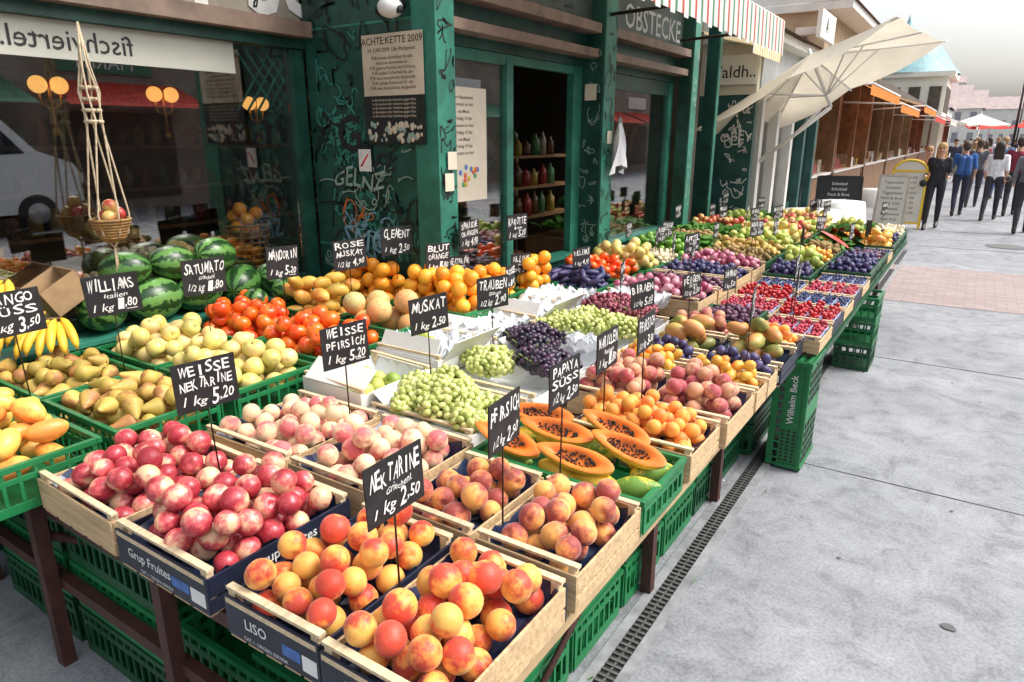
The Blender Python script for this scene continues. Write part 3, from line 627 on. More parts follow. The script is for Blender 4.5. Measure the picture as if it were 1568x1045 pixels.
scribbles(b,faceY(-3.2,3.095,2.6),.75,.6,22,gk,.012,.12); scribbles(b,faceY(-3.33,3.094,2.0),.35,.8,12,gt_,.01,.1); scribbles(b,faceY(-3.35,3.093,2.0),.3,.8,9,gk,.012,.1)
b.text('GELNZ',.14,gw,faceY(-3.2,3.0915,1.5),.01,.1,sh=.2); b.text('AFE',.2,gk,faceY(-3.05,3.091,1.6),.01,.1,sh=.3); b.text('SMOK',.2,gb,faceY(-3.1,3.0905,1.12),.01,.08,sh=.2); b.text('G',.3,gk,faceY(-3.25,3.0905,1.72),.02); b.text('RACE',.2,gk,faceY(-3.1,3.0905,2.6),.02,.1)
scribbles(b,faceX(-2.5495,3.18,1.7),.13,2,44,gk,.008,.07); scribbles(b,faceX(-2.539,5.23,1.7),.17,2,30,gk,.008,.08); scribbles(b,faceY(-2.65,5.117,1.7),.16,1.8,24,gw,.007,.07)
scribbles(b,faceX(-2.5395,7.19,1.7),.13,2,20,gw,.008,.06); scribbles(b,faceX(-2.655,4.2,2.85),1.4,.3,16,gk,.008,.12); scribbles(b,faceX(-3.61,1.8,2.62),2,.2,16,gk,.01,.1)
b.build('graffiti',bld)
b=B(); cr=mat('poster_cream',(.55,.47,.36),.7,.15,5); brn=mat('poster_ink',(.08,.04,.03),.7,.2,5)
b.box(-3.09,-2.63,3.080,3.085,2.03,2.36,cr); b.box(-3.09,-2.63,3.0805,3.0855,1.76,2.029,gk)
b.text('ACHTE:KETTE 2009',.054,brn,faceY(-2.86,3.0785,2.305),.008)
b.text('14. JUNI 2009, Uhr Parlament',.03,brn,faceY(-2.86,3.0785,2.265),.003)
for k in range(7): b.text(random.choice(['FÜR eine menschliche Asylpolitik','FÜR gleiche Rechte und Achtung','FÜR soziale Sicherheit für alle','Initiative www.kette.at']),.026,brn,faceY(-2.86,3.0785,2.225-k*.027),.002)
for k in range(5): b.text('im Bundesland aller Initiativen gegen Hass',.02,cr,faceY(-2.86,3.0785,2.0-k*.022),.002)
for k in range(60): b.sphere((random.uniform(-3.07,-2.65),3.080,random.uniform(1.775,1.88)),random.uniform(.008,.016),cr if k%3 else gw,8,(1,.1,1.2))
b.build('wall_poster')
b=B(); b.box(-3.17,-3.07,3.0805,3.0845,1.6,1.73,mat('sticker_white',(.7,.7,.68),.5,.1,10)); b.tube([(-3.15,3.08,1.63),(-3.09,3.08,1.7)],.006,mat('sticker_red',(.6,.03,.03),.5,.1,10),6); b.build('no_dogs_sticker')
b=B(); b.sphere((-2.78,3.0,2.47),.07,mat('lamp_white',(.7,.7,.68),.3,.05,5),20,(1,1,.75)); b.tube([(-2.78,3.1,2.5),(-2.78,3.02,2.5)],.03,black); b.tube([(-2.86,3.0,2.455),(-2.70,3.0,2.455)],.02,black); b.build('bulkhead_lamp')
b=B(); pp=mat('poster_paper',(.7,.63,.5),.7,.08,6); b.box(-2.757,-2.753,3.38,3.84,1.4,2.1,pp)
for k in range(9): b.text(random.choice(['Konzert im Hof','am Naschmarkt','mit Musik','Freitag 19 Uhr']),.03,brn,faceX(-2.7515,3.6,2.03-k*.042),.002)
cols=[(.6,.1,.05),(.1,.2,.5),(.7,.45,.05),(.1,.35,.12)]
for k in range(14): b.sphere((-2.752,3.5+.24*random.random(),1.5+.12*random.random()),.018,mat('ink%d'%(k%4),cols[k%4],.6,.1,9),8,(.1,1,1))
for y,z in [(3.2,1.62),(3.17,1.5),(5.25,1.75)]: b.box(-2.538,-2.535,y-.04,y+.04,z,z+.1,pp)
b.box(-2.7,-2.6,5.113,5.116,2.08,2.2,pp)
b.build('window_poster')
b=B(); vs=[];fs=[]
for i in range(9):
    for j in range(9):
        wv=.03*math.sin(i*1.6)*(.4+j/8); vs.append((-2.48+.06*math.sin(j*.5+i*.8)*.4+wv,5.32+(i-4)*.025*(.3+j/8),1.98-j*.05-(.02*abs(i-4))))
for i in range(8):
    for j in range(8): a=i*9+j; fs.append((a,a+9,a+10,a+1))
b.add(vs,fs,paper,None,True); b.build('hanging_cloth')
for (x,y,z) in [(-4.4,1.95,2.08),(-4.4,2.61,2.06),(-4.4,3.3,2.03)]:
    b=B(); gm=mat('lamp_globe',(.9,.6,.25),.3,.05,3,emit=(1,.5,.12),es=1.3); br=mat('lamp_brass',(.5,.3,.08),.3,.2,9,metal=.8)
    for s_ in(-1,1):
        b.sphere((x,y+s_*.055,z),.047,gm,20); b.tube([(x,y+s_*.055,z-.05),(x,y+s_*.05,z-.1),(x,y,z-.13)],.006,br); 
    b.tube([(x,y,z-.25),(x,y,z+.05)],.009,br); b.sphere((x,y,z-.25),.022,br); b.tube([(x,y,z),(x-2,y,z+.02)],.01,br)
    b.build('globe_wall_lamp')
def basket(x,y,z,r,h,kind,n=1):
    b=B(); wk=mat('wicker',(.3,.17,.06),.7,.4,30,.3)
    for k in range(9):
        q=k/8; rr=r*(.75+.25*q); b.tube([(x+rr*(1+.02*(i%2)*(-1)**k)*math.cos(i*math.pi/12),y+rr*(1+.02*(i%2)*(-1)**k)*math.sin(i*math.pi/12),z+h*q) for i in range(25)],.008,wk,5,cap=False)
    for i in range(16): a=i*math.pi/8; b.tube([(x+r*.75*math.cos(a),y+r*.75*math.sin(a),z),(x+r*math.cos(a),y+r*math.sin(a),z+h)],.006,wk,5)
    b.add([(x+r*.75*math.cos(i*math.pi/8),y+r*.75*math.sin(i*math.pi/8),z+.004) for i in range(16)],[tuple(range(16))],wk)
    b.build('wicker_basket')
    if kind: produce(kind,x-r*.72,x+r*.72,y-r*.72,y+r*.72,z+h*.6,1.6,1)
basket(-3.86,2.72,.97,.15,.3,'oranges'); basket(-4.2,2.2,.96,.16,.15,'mushrooms'); basket(-4.6,1.5,.96,.2,.18,'pears'); basket(-4.7,2.3,.97,.2,.2,'yellow_apples'); basket(-4.5,.9,.96,.2,.15,'tomatoes'); basket(-4.0,1.3,.9,.16,.15,'pears'); basket(-3.95,2.35,.9,.15,.14,'yellow_apples'); basket(-3.98,1.75,.9,.15,.12,'mushrooms')
b=B()
def jars(x,zs,ya,yb):
    for z in zs:
        for i in range(int((yb-ya)/.16)):
            y=ya+i*.16+random.uniform(0,.03); w=random.uniform(.04,.06); h=random.uniform(.14,.24); c=random.choice([(.3,.04,.03),(.35,.25,.05),(.08,.2,.08),(.4,.35,.25),(.12,.06,.03)])
            b.tube([(x,y,z+.0),(x,y,z+h*.7),(x,y,z+h*.85),(x,y,z+h)],[w,w,w*.4,w*.4],mat('jar%d'%int(c[0]*100),c,.25,.3,8),10)
jars(-6.28,(1.03,1.38,1.73,2.08),-2,7.6); jars(-3.85,(1.025,1.325,1.625),5.4,6.8); jars(-4.22,(1.125,1.425,1.725),4.95,6.7)
b.build('shelf_jars')
b=B(); rope=mat('rope',(.5,.41,.28),.9,.3,60,.3)
hx,hy=-3.5,1.72
for i in range(6):
    a=i*math.pi/3; b.tube([(hx,hy,2.3),(hx+.02*math.cos(a),hy+.02*math.sin(a),2.12),(hx+.045*math.cos(a+.4),hy+.045*math.sin(a+.4),2.0),(hx+.035*math.cos(a+.8),hy+.035*math.sin(a+.8),1.88),(hx+.085*math.cos(a),hy+.085*math.sin(a),1.44),(hx+.07*math.cos(a),hy+.07*math.sin(a),1.35),(hx,hy,1.28),(hx,hy+.012*math.cos(a),1.08)],.005,rope,6)
for z in (2.02,1.97,1.92,1.87): b.tube([(hx+.035*math.cos(i*.5236),hy+.035*math.sin(i*.5236),z) for i in range(13)],.009,rope,6,cap=False)
for k in range(7): b.tube([(hx+(.055+.0055*k)*math.cos(i*.5236),hy+(.055+.0055*k)*math.sin(i*.5236),1.33+k*.014) for i in range(13)],.008,MATS['wicker'],6,cap=False)
b.tube([(hx,hy,1.31),(hx,hy,1.4)],[.05,.07],MATS['wicker'],12)
b.build('macrame_hanging_basket')
mass('red_apples','apple',2,[(hx-.035,hy,1.43),(hx+.04,hy-.02,1.43),(hx,hy+.045,1.44),(hx+.01,hy,1.48)],[.034]*4,randrot(4),FM['rapple'])
WMc=[(-3.52,1.62,.98,.115),(-3.5,1.88,.985,.12),(-3.52,2.14,.98,.115),(-3.5,2.4,.98,.115),(-3.56,1.78,1.15,.1),(-3.54,2.28,1.16,.105),(-3.5,2.63,.975,.1),(-3.55,2.03,1.15,.1)]
mass('watermelons','wm',3,[c[:3] for c in WMc],[c[3] for c in WMc],lieflat(8,.15,1.57),FM['wm'])
mass('green_melons','sph',2,[(-3.3,2.55,.93),(-3.24,2.3,.93)],[.08,.07],randrot(2),FM['wm'])
def bananas(x,y,z,az,n=6):
    b=B(); ym=mat('banana_skin',(.78,.5,.04),.45,.25,14); bt=mat('banana_tip',(.12,.07,.02),.7,.2,9)
    for i in range(n):
        a=az+(i-n/2)*.22; c,s=math.cos(a),math.sin(a); pts=[]
        for k in range(9):
            q=k/8; u=.17*math.sin(q*1.5); pts.append((x+c*u,y+s*u+ .012*i,z+.07*math.cos(q*2.1)+.015*(i%2)))
        b.tube(pts,[.006,.011,.017,.019,.0195,.019,.017,.012,.005],ym,8); b.tube([pts[0],(x-.01*c,y-.01*s,z+.095)],.007,bt,6)
        b.tube([pts[-1],tuple(Vector(pts[-1])+Vector((c*.006,s*.006,-.006)))],.005,bt,6)
    b.build('banana_bunch')
for (x,y,z,a) in [(-3.5,1.12,.95,-.9),(-3.45,1.28,.95,-1.3),(-3.55,1.2,1.1,-.8),(-3.5,.95,1.1,-1.1),(-3.35,1.3,.93,-.6),(-3.45,.85,.95,-1),(-3.36,1.05,.93,-.9)]: bananas(x,y,z,a)
b=B(); cb=mat('cardboard_brown',(.32,.21,.11),.8,.25,6)
M=Matrix.Translation((-3.56,1.45,1.1))@Matrix.Rotation(.5,4,'X'); b.box(-.1,.1,-.09,.09,-.07,-.066,cb,M); b.box(-.1,-.096,-.09,.09,-.0655,.07,cb,M); b.box(.096,.1,-.09,.09,-.0655,.07,cb,M); b.box(-.0955,.0955,-.09,-.086,-.0655,.07,cb,M); b.box(-.0955,.0955,.086,.09,-.0655,.07,cb,M)
b.build('cardboard_box')
b=B()
for k in range(4): greens(-3.4,-2.95,5.6+k*.35,5.9+k*.35,.95+.2*(k%2),60)
for k in range(7): b.tube([(-3.0,5.6+k*.2,1.9),(-3.2,5.75+k*.2,1.3)],.02,ww,8)
b.box(-3.5,-2.95,5.5,6.9,.0,.9,ww); b.box(-3.9,-3.4,3.4,4.05,0,.95,ww); b.box(-3.9,-3.2,4.3,5.0,0,.85,ww)
cl=[MATS['jar30'],MATS['jar35'],mat('crate_blue',(.05,.15,.4),.6,.2,8),gpl,MATS['jar40'] if 'jar40' in MATS else cb]
for k in range(12): b.box(-3.6-.25*(k%2),-3.42-.25*(k%2),4.35+.12*(k%5),4.45+.12*(k%5),1.3+.17*(k//5),1.43+.17*(k//5),cl[k%5])
b.box(-3.9,-3.3,4.3,5.0,1.27,1.295,ww); b.build('display_rack')
mass('watermelons','wm',2,[(-3.4,4.4,.97),(-3.4,4.7,.97),(-3.45,4.55,1.16),(-3.5,3.6,1.07),(-3.6,3.85,1.07)],[.12]*5,lieflat(5,.2),FM['wm'])
# ------------------------------------------------------------------ striped awning
ws=mat('awning_white',(.78,.76,.70),.8,.06,5,trans=.3); gs=mat('awning_green',(.10,.26,.17),.8,.1,5,trans=.3); rs=mat('awning_red',(.5,.09,.07),.8,.1,5,trans=.3); ys=mat('awning_yellow',(.75,.5,.12),.8,.1,5,trans=.3)
b=B(); y0,y1=3.6,7.1; n=90
for i in range(n):
    a=y0+(y1-y0)*i/n; c=y0+(y1-y0)*(i+1)/n; mt=[ws,gs,ws,ws,rs,ws][i%6]; d=.018 if (i%6) in(0,5) else 0
    b.add([(-2.62,a,3.12),(-1.72,a,2.84),(-1.70,a,2.82),(-1.69,a,2.54-d),(-2.62,c,3.12),(-1.72,c,2.84),(-1.70,c,2.82),(-1.69,c,2.54-d)],[(0,1,5,4),(1,2,6,5),(2,3,7,6)],mt)
for y in(3.7,5.2,6.9): b.tube([(-2.62,y,2.7),(-2.1,y,2.72),(-1.73,y,2.8)],.014,wire)
b.build('striped_awning')
# ------------------------------------------------------------------ restaurant
bld2=empty('restaurant_building')
b=B(); dg2=mat('rest_green',(.02,.08,.07),.5,.3,4); wh=mat('rest_white',(.62,.62,.58),.7,.08,4); gr=mat('rest_grey',(.36,.38,.38),.6,.2,4); tile=mat('roof_tile',(.30,.16,.10),.8,.25,6,.3)
b.box(-6,-2.4,9.0,9.1,0,2.3,dg2); b.box(-6,-2.4,8.98,9.1,2.301,2.9,mat('beige_wall',(.5,.47,.38),.7,.1,4)); b.box(-2.62,-2.38,9.101,13.5,2.3,2.9,gr); b.box(-6,-2.2,8.9,13.6,2.901,3.0,wh)
for y in(9.35,10.2,11.1,12.0,12.9): b.box(-2.6,-2.4,y,y+.14,0,2.299,wh if y<12 else dg2)
b.box(-3.6,-3.5,9.11,13.4,0,2.9,dk); b.box(-3.05,-2.41,8.95,8.975,2.42,2.76,wh)
for y in (9.5,10.35,11.25,12.15): b.box(-2.56,-2.5,y,y+.7,.01,.8,dg2); b.box(-2.53,-2.525,y,y+.7,.81,2.29,glass)
b.text('Waldh..',.2,black,faceY(-2.73,8.948,2.5),.004)
scribbles(b,faceY(-2.6,8.998,1.5),.35,1.5,40,chalk,.012,.08); b.text('OBEY',.16,chalk,faceY(-2.6,8.997,1.75),.01,.08)
b.add([(-2.1,8.8,3.001),(-2.1,13.7,3.001),(-3.6,13.7,3.75),(-3.6,8.8,3.75)],[(0,1,2,3)],tile); b.add([(-2.1,8.8,3.001),(-6,8.8,3.001),(-3.6,8.8,3.75)],[(0,1,2)],wh)
b.box(-6,-2.6,13.8,22,3.3,3.9,mat('ochre_wall',(.42,.32,.2),.8,.15,3)); b.box(-6,-2.2,13.7,22.2,3.901,4.03,wh); b.add([(-2.15,13.7,4.035),(-2.15,22.2,4.035),(-4,22.2,4.9),(-4,13.7,4.9)],[(0,1,2,3)],tile); b.add([(-2.15,13.7,4.035),(-6,13.7,4.035),(-4,13.7,4.9)],[(0,1,2)],wh)
b.box(-2.12,-2.06,10.6,11.6,3.1,3.45,wh); b.text('A',.28,black,faceX(-2.055,11,3.18)); b.box(-2.5,-2.121,11.1,11.2,3.2,3.3,wh)
b.build('walls',bld2)
b=B()
for i in range(24):
    a=7.95+i*.05; b.add([(-2.9,a,2.95),(-2.2,a,2.78),(-2.2,a,2.66),(-2.9,a+.05,2.95),(-2.2,a+.05,2.78),(-2.2,a+.05,2.66)],[(0,1,4,3),(1,2,5,4)],ys if i%2 else ws)
b.build('yellow_striped_awning')
cream=mat('umbrella_cream',(.76,.70,.57),.85,.06,4,trans=.4)
def umbrella(x,y,zc,hs,rise,tx,tz,m,name='market_umbrella',pole=True,arm=None):
    b=B(); M=Matrix.Translation((x,y,zc))@Matrix.Rotation(tz,4,'Z')@Matrix.Rotation(tx,4,'Y')
    cor=[(-hs,-hs),(0,-hs*.97),(hs,-hs),(hs*.97,0),(hs,hs),(0,hs*.97),(-hs,hs),(-hs*.97,0)]
    K=6
    for i in range(8):
        a=cor[i];c=cor[(i+1)%8]; vs=[];fs=[]
        for k in range(K+1):
            q=k/K; z=rise*(1-q)**1.1
            for j in range(5):
                p=j/4; px=(a[0]*(1-p)+c[0]*p)*q; py=(a[1]*(1-p)+c[1]*p)*q; sag=-.07*math.sin(p*math.pi)*q
                vs.append((px,py,z+sag))
        for k in range(K):
            for j in range(4): o=k*5+j; fs.append((o,o+5,o+6,o+1))
        b.add(vs,fs,m,M,True)
        b.tube([(0,0,rise-.03),(a[0]*.99,a[1]*.99,-.02)],.012,white,6,M=M); b.tube([(0,0,rise*.25-.25),(a[0]*.5,a[1]*.5,rise*.45)],.01,white,6,M=M)
    b.tube([(0,0,rise+.06),(0,0,-.3)],.022,white,8,M=M)
    p=M@Vector((0,0,-.3))
    if arm: b.tube([p,arm],.025,white,8)
    elif pole: b.tube([p,(p.x,p.y,0)],.03,white,8); b.box(p.x-.3,p.x+.3,p.y-.3,p.y+.3,0.004,.08,mat('umbrella_base',(.3,.3,.3),.8,.2,9))
    return b.build(name)
umbrella(-1.76,9.5,2.42,1.17,.4,R(-27),R(-8),cream,arm=(-2.4,9.45,1.5))
umbrella(-2.0,11.6,2.75,.8,.35,R(-14),R(6),ws,arm=(-2.4,11.6,1.9))
# ------------------------------------------------------------------ far stalls
def far_stall(y0,y1,awm,valm,xf=-3.0,xa=-1.75,zt=3.2,za=2.55,name='market_stall'):
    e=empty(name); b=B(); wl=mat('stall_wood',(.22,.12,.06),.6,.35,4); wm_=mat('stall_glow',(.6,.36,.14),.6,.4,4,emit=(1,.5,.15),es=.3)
    b.box(-7,xf-1.8,y0,y1,0,3.3,wl); b.box(-7,xf-.5,y0,y0+.1,0,3.3,wl); b.box(-7,xf,y1-.1,y1,0,3.3,wl); b.box(-7,xf+.1,y0,y1,3.301,3.5,dk)
    b.box(xf-.6,xf,y0+.3,y1-.3,0,.95,wl); b.box(xf-.65,xf+.05,y0+.2,y1-.2,.951,1.0,white); b.box(xf-1.79,xf-1.6,y0+.2,y1-.2,1.0,2.6,wm_)
    jm=[MATS['jar30'],MATS['jar35'],MATS['jar40'],MATS['jar12'],MATS['jar8']] if 'jar8' in MATS else [MATS['jar30'],MATS['jar35'],MATS['jar40'],MATS['jar12']]
    y=y0+.3
    while y<y1-.5:
        for zz in (1.25,1.6,1.95,2.3): b.box(xf-1.55,xf-1.25,y,y+random.uniform(.2,.4),zz+.001,zz+random.uniform(.12,.28),random.choice(jm))
        b.box(xf-.5,xf-.1,y,y+.4,1.002,1.0+random.uniform(.1,.35),random.choice(jm+[white,ww])); b.box(xf-.06,xf-.02,y,y+.3,.3,.8,random.choice(jm+[white,ww,beige]))
        y+=.48
    for zz in (1.25,1.6,1.95,2.3): b.box(xf-1.59,xf-1.2,y0+.3,y1-.3,zz-.03,zz,ww)
    for y in(y0+.05,(y0+y1)/2,y1-.05): b.box(xf-.08,xf+.04,y-.06,y+.06,1.01,3.3,wl)
    b.add([(xf,y0,zt),(xa,y0,za),(xa,y1,za),(xf,y1,zt)],[(0,1,2,3)],awm); b.add([(xa+.004,y0,za),(xa+.004,y0,za-.2),(xa+.004,y1,za-.2),(xa+.004,y1,za)],[(0,1,2,3)],valm)
    b.tube([(xf,y0,zt-.6),(xa,y0,za-.02)],.02,white); b.tube([(xa,y0,za-.01),(xa,y1,za-.01)],.02,white)
    b.build('stall_body',e)
ora=mat('awning_orange',(.82,.27,.04),.8,.08,4,trans=.35); tan=mat('awning_tan',(.5,.33,.2),.8,.1,4,trans=.3); red=mat('awning_bright_red',(.65,.06,.04),.8,.08,4,trans=.3)
far_stall(13.7,18.5,tan,ora,zt=3.25,za=2.7); far_stall(18.6,24,ora,ora,xa=-1.7); far_stall(24.1,30,tan,ora,xa=-1.6,za=2.7); far_stall(30.1,38,cream,red,xa=-1.6); far_stall(38.1,46,red,ws,xa=-1.4); far_stall(46.1,60,ws,red,xa=-1.0); far_stall(60.1,80,red,ws,xa=-.6)
for (x,y) in [(-3.6,14.6),(-3.7,16.4),(-3.6,19.5),(-3.6,22)]:
    b=B(); b.tube([(x,y,3.2),(x,y,2.45)],.006,black,6); b.sphere((x,y,2.4),.06,MATS['lamp_globe'],12); b.build('hanging_stall_lamp')
e=empty('domed_pavilion'); b=B(); cx,cy=-5.6,58; n=24; pw=mat('pavilion_white',(.66,.64,.55),.7,.06,2); vd=mat('copper_roof',(.16,.32,.35),.55,.3,2,stretch=(1,1,.2))
b.box(cx-3,cx+3,cy-3,cy+3,0,5.6,pw); b.box(cx-3.4,cx+3.4,cy-3.4,cy+3.4,5.601,5.9,pw)
for k in range(-2,3): b.box(cx+k*1.2-.35,cx+k*1.2+.35,cy-3.05,cy-2.99,3.4,5.0,dk); b.box(cx+2.99,cx+3.05,cy+k*1.2-.35,cy+k*1.2+.35,3.4,5.0,dk)
prof=[(3.6,5.9),(3.2,6.3),(2.6,7.2),(1.9,8.1),(1.1,8.7),(.3,9.0),(.1,9.5),(.0,9.9)]
vs=[(cx+r*math.cos(2*math.pi*i/n),cy+r*math.sin(2*math.pi*i/n),z) for r,z in prof for i in range(n)]
b.add(vs,[(k*n+i,k*n+(i+1)%n,(k+1)*n+(i+1)%n,(k+1)*n+i) for k in range(len(prof)-1) for i in range(n)],vd,None,True); b.build('pavilion',e)
rfm=mat('distant_roof',(.34,.27,.26),.8,.2,1); wlm=mat('distant_wall',(.58,.56,.52),.8,.1,1); wnd=mat('distant_window',(.2,.2,.22),.5,.2,2)
for i,(x,y,w,h) in enumerate([(-10,95,12,5),(-6,130,10,6),(-22,130,14,9),(2,200,16,8),(-16,220,22,12),(16,260,26,9),(-3,300,22,12),(24,330,30,16),(-30,330,40,22)]):
    b=B(); b.box(x-w/2,x+w/2,y,y+14,0,h,wlm); b.add([(x-w/2-.4,y-.4,h),(x+w/2+.4,y-.4,h),(x+w/2+.4,y+14,h),(x-w/2-.4,y+14,h),(x-w/2-.4,y+7,h+3),(x+w/2+.4,y+7,h+3)],[(0,1,5,4),(2,3,4,5),(0,4,3),(1,2,5)],rfm)
    for k in range(int(w/2)):
        for q in range(int(h/3)): b.box(x-w/2+.6+k*2,x-w/2+1.4+k*2,y-.03,y+.02,1+q*3,2.5+q*3,wnd)
    b.build('town_house')
b=B(); hm=mat('hill_haze',(.36,.42,.46),.9,.2,.02); K=40
vs=[(-300+k*15,520,0) for k in range(K)]+[(-300+k*15,560,14+8*math.sin(k*.35)+3*math.sin(k*1.1)) for k in range(K)]; b.add(vs,[(k,k+1,K+k+1,K+k) for k in range(K-1)],hm); b.build('distant_hills')
for (x,y) in [(1.0,36),(1.9,62)]:
    b=B(); b.tube([(x,y,0),(x,y,5.2)],[.06,.035],wire,8); b.sphere((x,y,5.45),.22,pw,12,(1,1,1.2)); b.tube([(x-.2,y,5.2),(x+.2,y,5.2)],.04,wire); b.tube([(x,y,5.65),(x,y,5.9)],[.1,.01],wire); b.build('street_lamp')
for (x,y,m_) in [(2.7,36,red),(4.2,52,ws),(2.8,60,red),(.2,70,red),(-.4,50,ws)]: umbrella(x,y,2.5,1.5,.6,0,0,m_)
for k,(y0,y1) in enumerate([(40,55),(55.1,75)]):
    b=B(); b.box(5,9,y0,y1,0,3,wlm); b.add([(5,y0,3),(3.6,y0,2.4),(3.6,y1,2.4),(5,y1,3)],[(0,1,2,3)],red if k else ora); b.build('market_stall')
def menu_board(x,y,w,h,fm,pm,arch=False,a=0):
    b=B(); M=Matrix.Translation((x,y,0))@Matrix.Rotation(a,4,'Z')@Matrix.Rotation(R(-8),4,'X')
    b.box(-w/2,w/2,-.012,.012,.12,h,pm,M)
    for sx in(-1,1): b.box(sx*w/2-.02,sx*w/2+.02,-.02,.02,0,h+.01,fm,M)
    b.box(-w/2+.021,w/2-.021,-.021,.021,h-.02,h+.02,fm,M); b.box(-w/2+.021,w/2-.021,-.021,.021,.1,.14,fm,M)
    if arch:
        b.tube([(w/2*math.cos(math.pi*k/10),0,h+.22*math.sin(math.pi*k/10)) for k in range(11)],.025,fm,8,M=M); b.add([(w/2*math.cos(math.pi*k/10),-.005,h+.2*math.sin(math.pi*k/10)) for k in range(11)],[tuple(range(11))],pm,M)
    for k in range(8): b.text(random.choice(['Tagesmenü','Suppe 3,90','Schnitzel','Salat 4,50','Fisch & Brot']),.075,brn if pm is not slate else chalk,M@faceY(0,-.014,h-.15-k*.1),.0)
    for sx in(-1,1): b.tube([M@Vector((sx*w/2,0,h)),(x+sx*w/2,y+.45,0)],.015,fm,6)
    b.build('menu_board')
menu_board(-1.32,15.2,.5,1.1,mat('frame_pale',(.45,.4,.33),.6,.2,9),mat('menu_cream',(.62,.6,.52),.7,.06,5)); menu_board(-1.15,16.2,.6,1.15,mat('frame_yellow',(.75,.5,.03),.5,.1,9),MATS['menu_cream'],True); menu_board(-2.1,14.2,.75,1.1,black,slate,a=.25); menu_board(-2.7,12.3,.5,1.0,black,slate)
def cafe_table(x,y):
    b=B(); b.tube([(x,y,0.0),(x,y,.7)],.03,wire); n=16; vs=[(x,y,.755)]+[(x+.4*math.cos(2*math.pi*i/n),y+.4*math.sin(2*math.pi*i/n),.75) for i in range(n)]+[(x+(.44+.03*(i%2))*math.cos(2*math.pi*i/n),y+(.44+.03*(i%2))*math.sin(2*math.pi*i/n),.4) for i in range(n)]
    b.add(vs,[(0,i+1,(i+1)%n+1) for i in range(n)]+[(i+1,i+1+n,(i+1)%n+1+n,(i+1)%n+1) for i in range(n)],white,None,True); b.build('cafe_table')
cafe_table(-1.9,13.0); cafe_table(-1.7,16.5); cafe_table(-2.0,11.2)
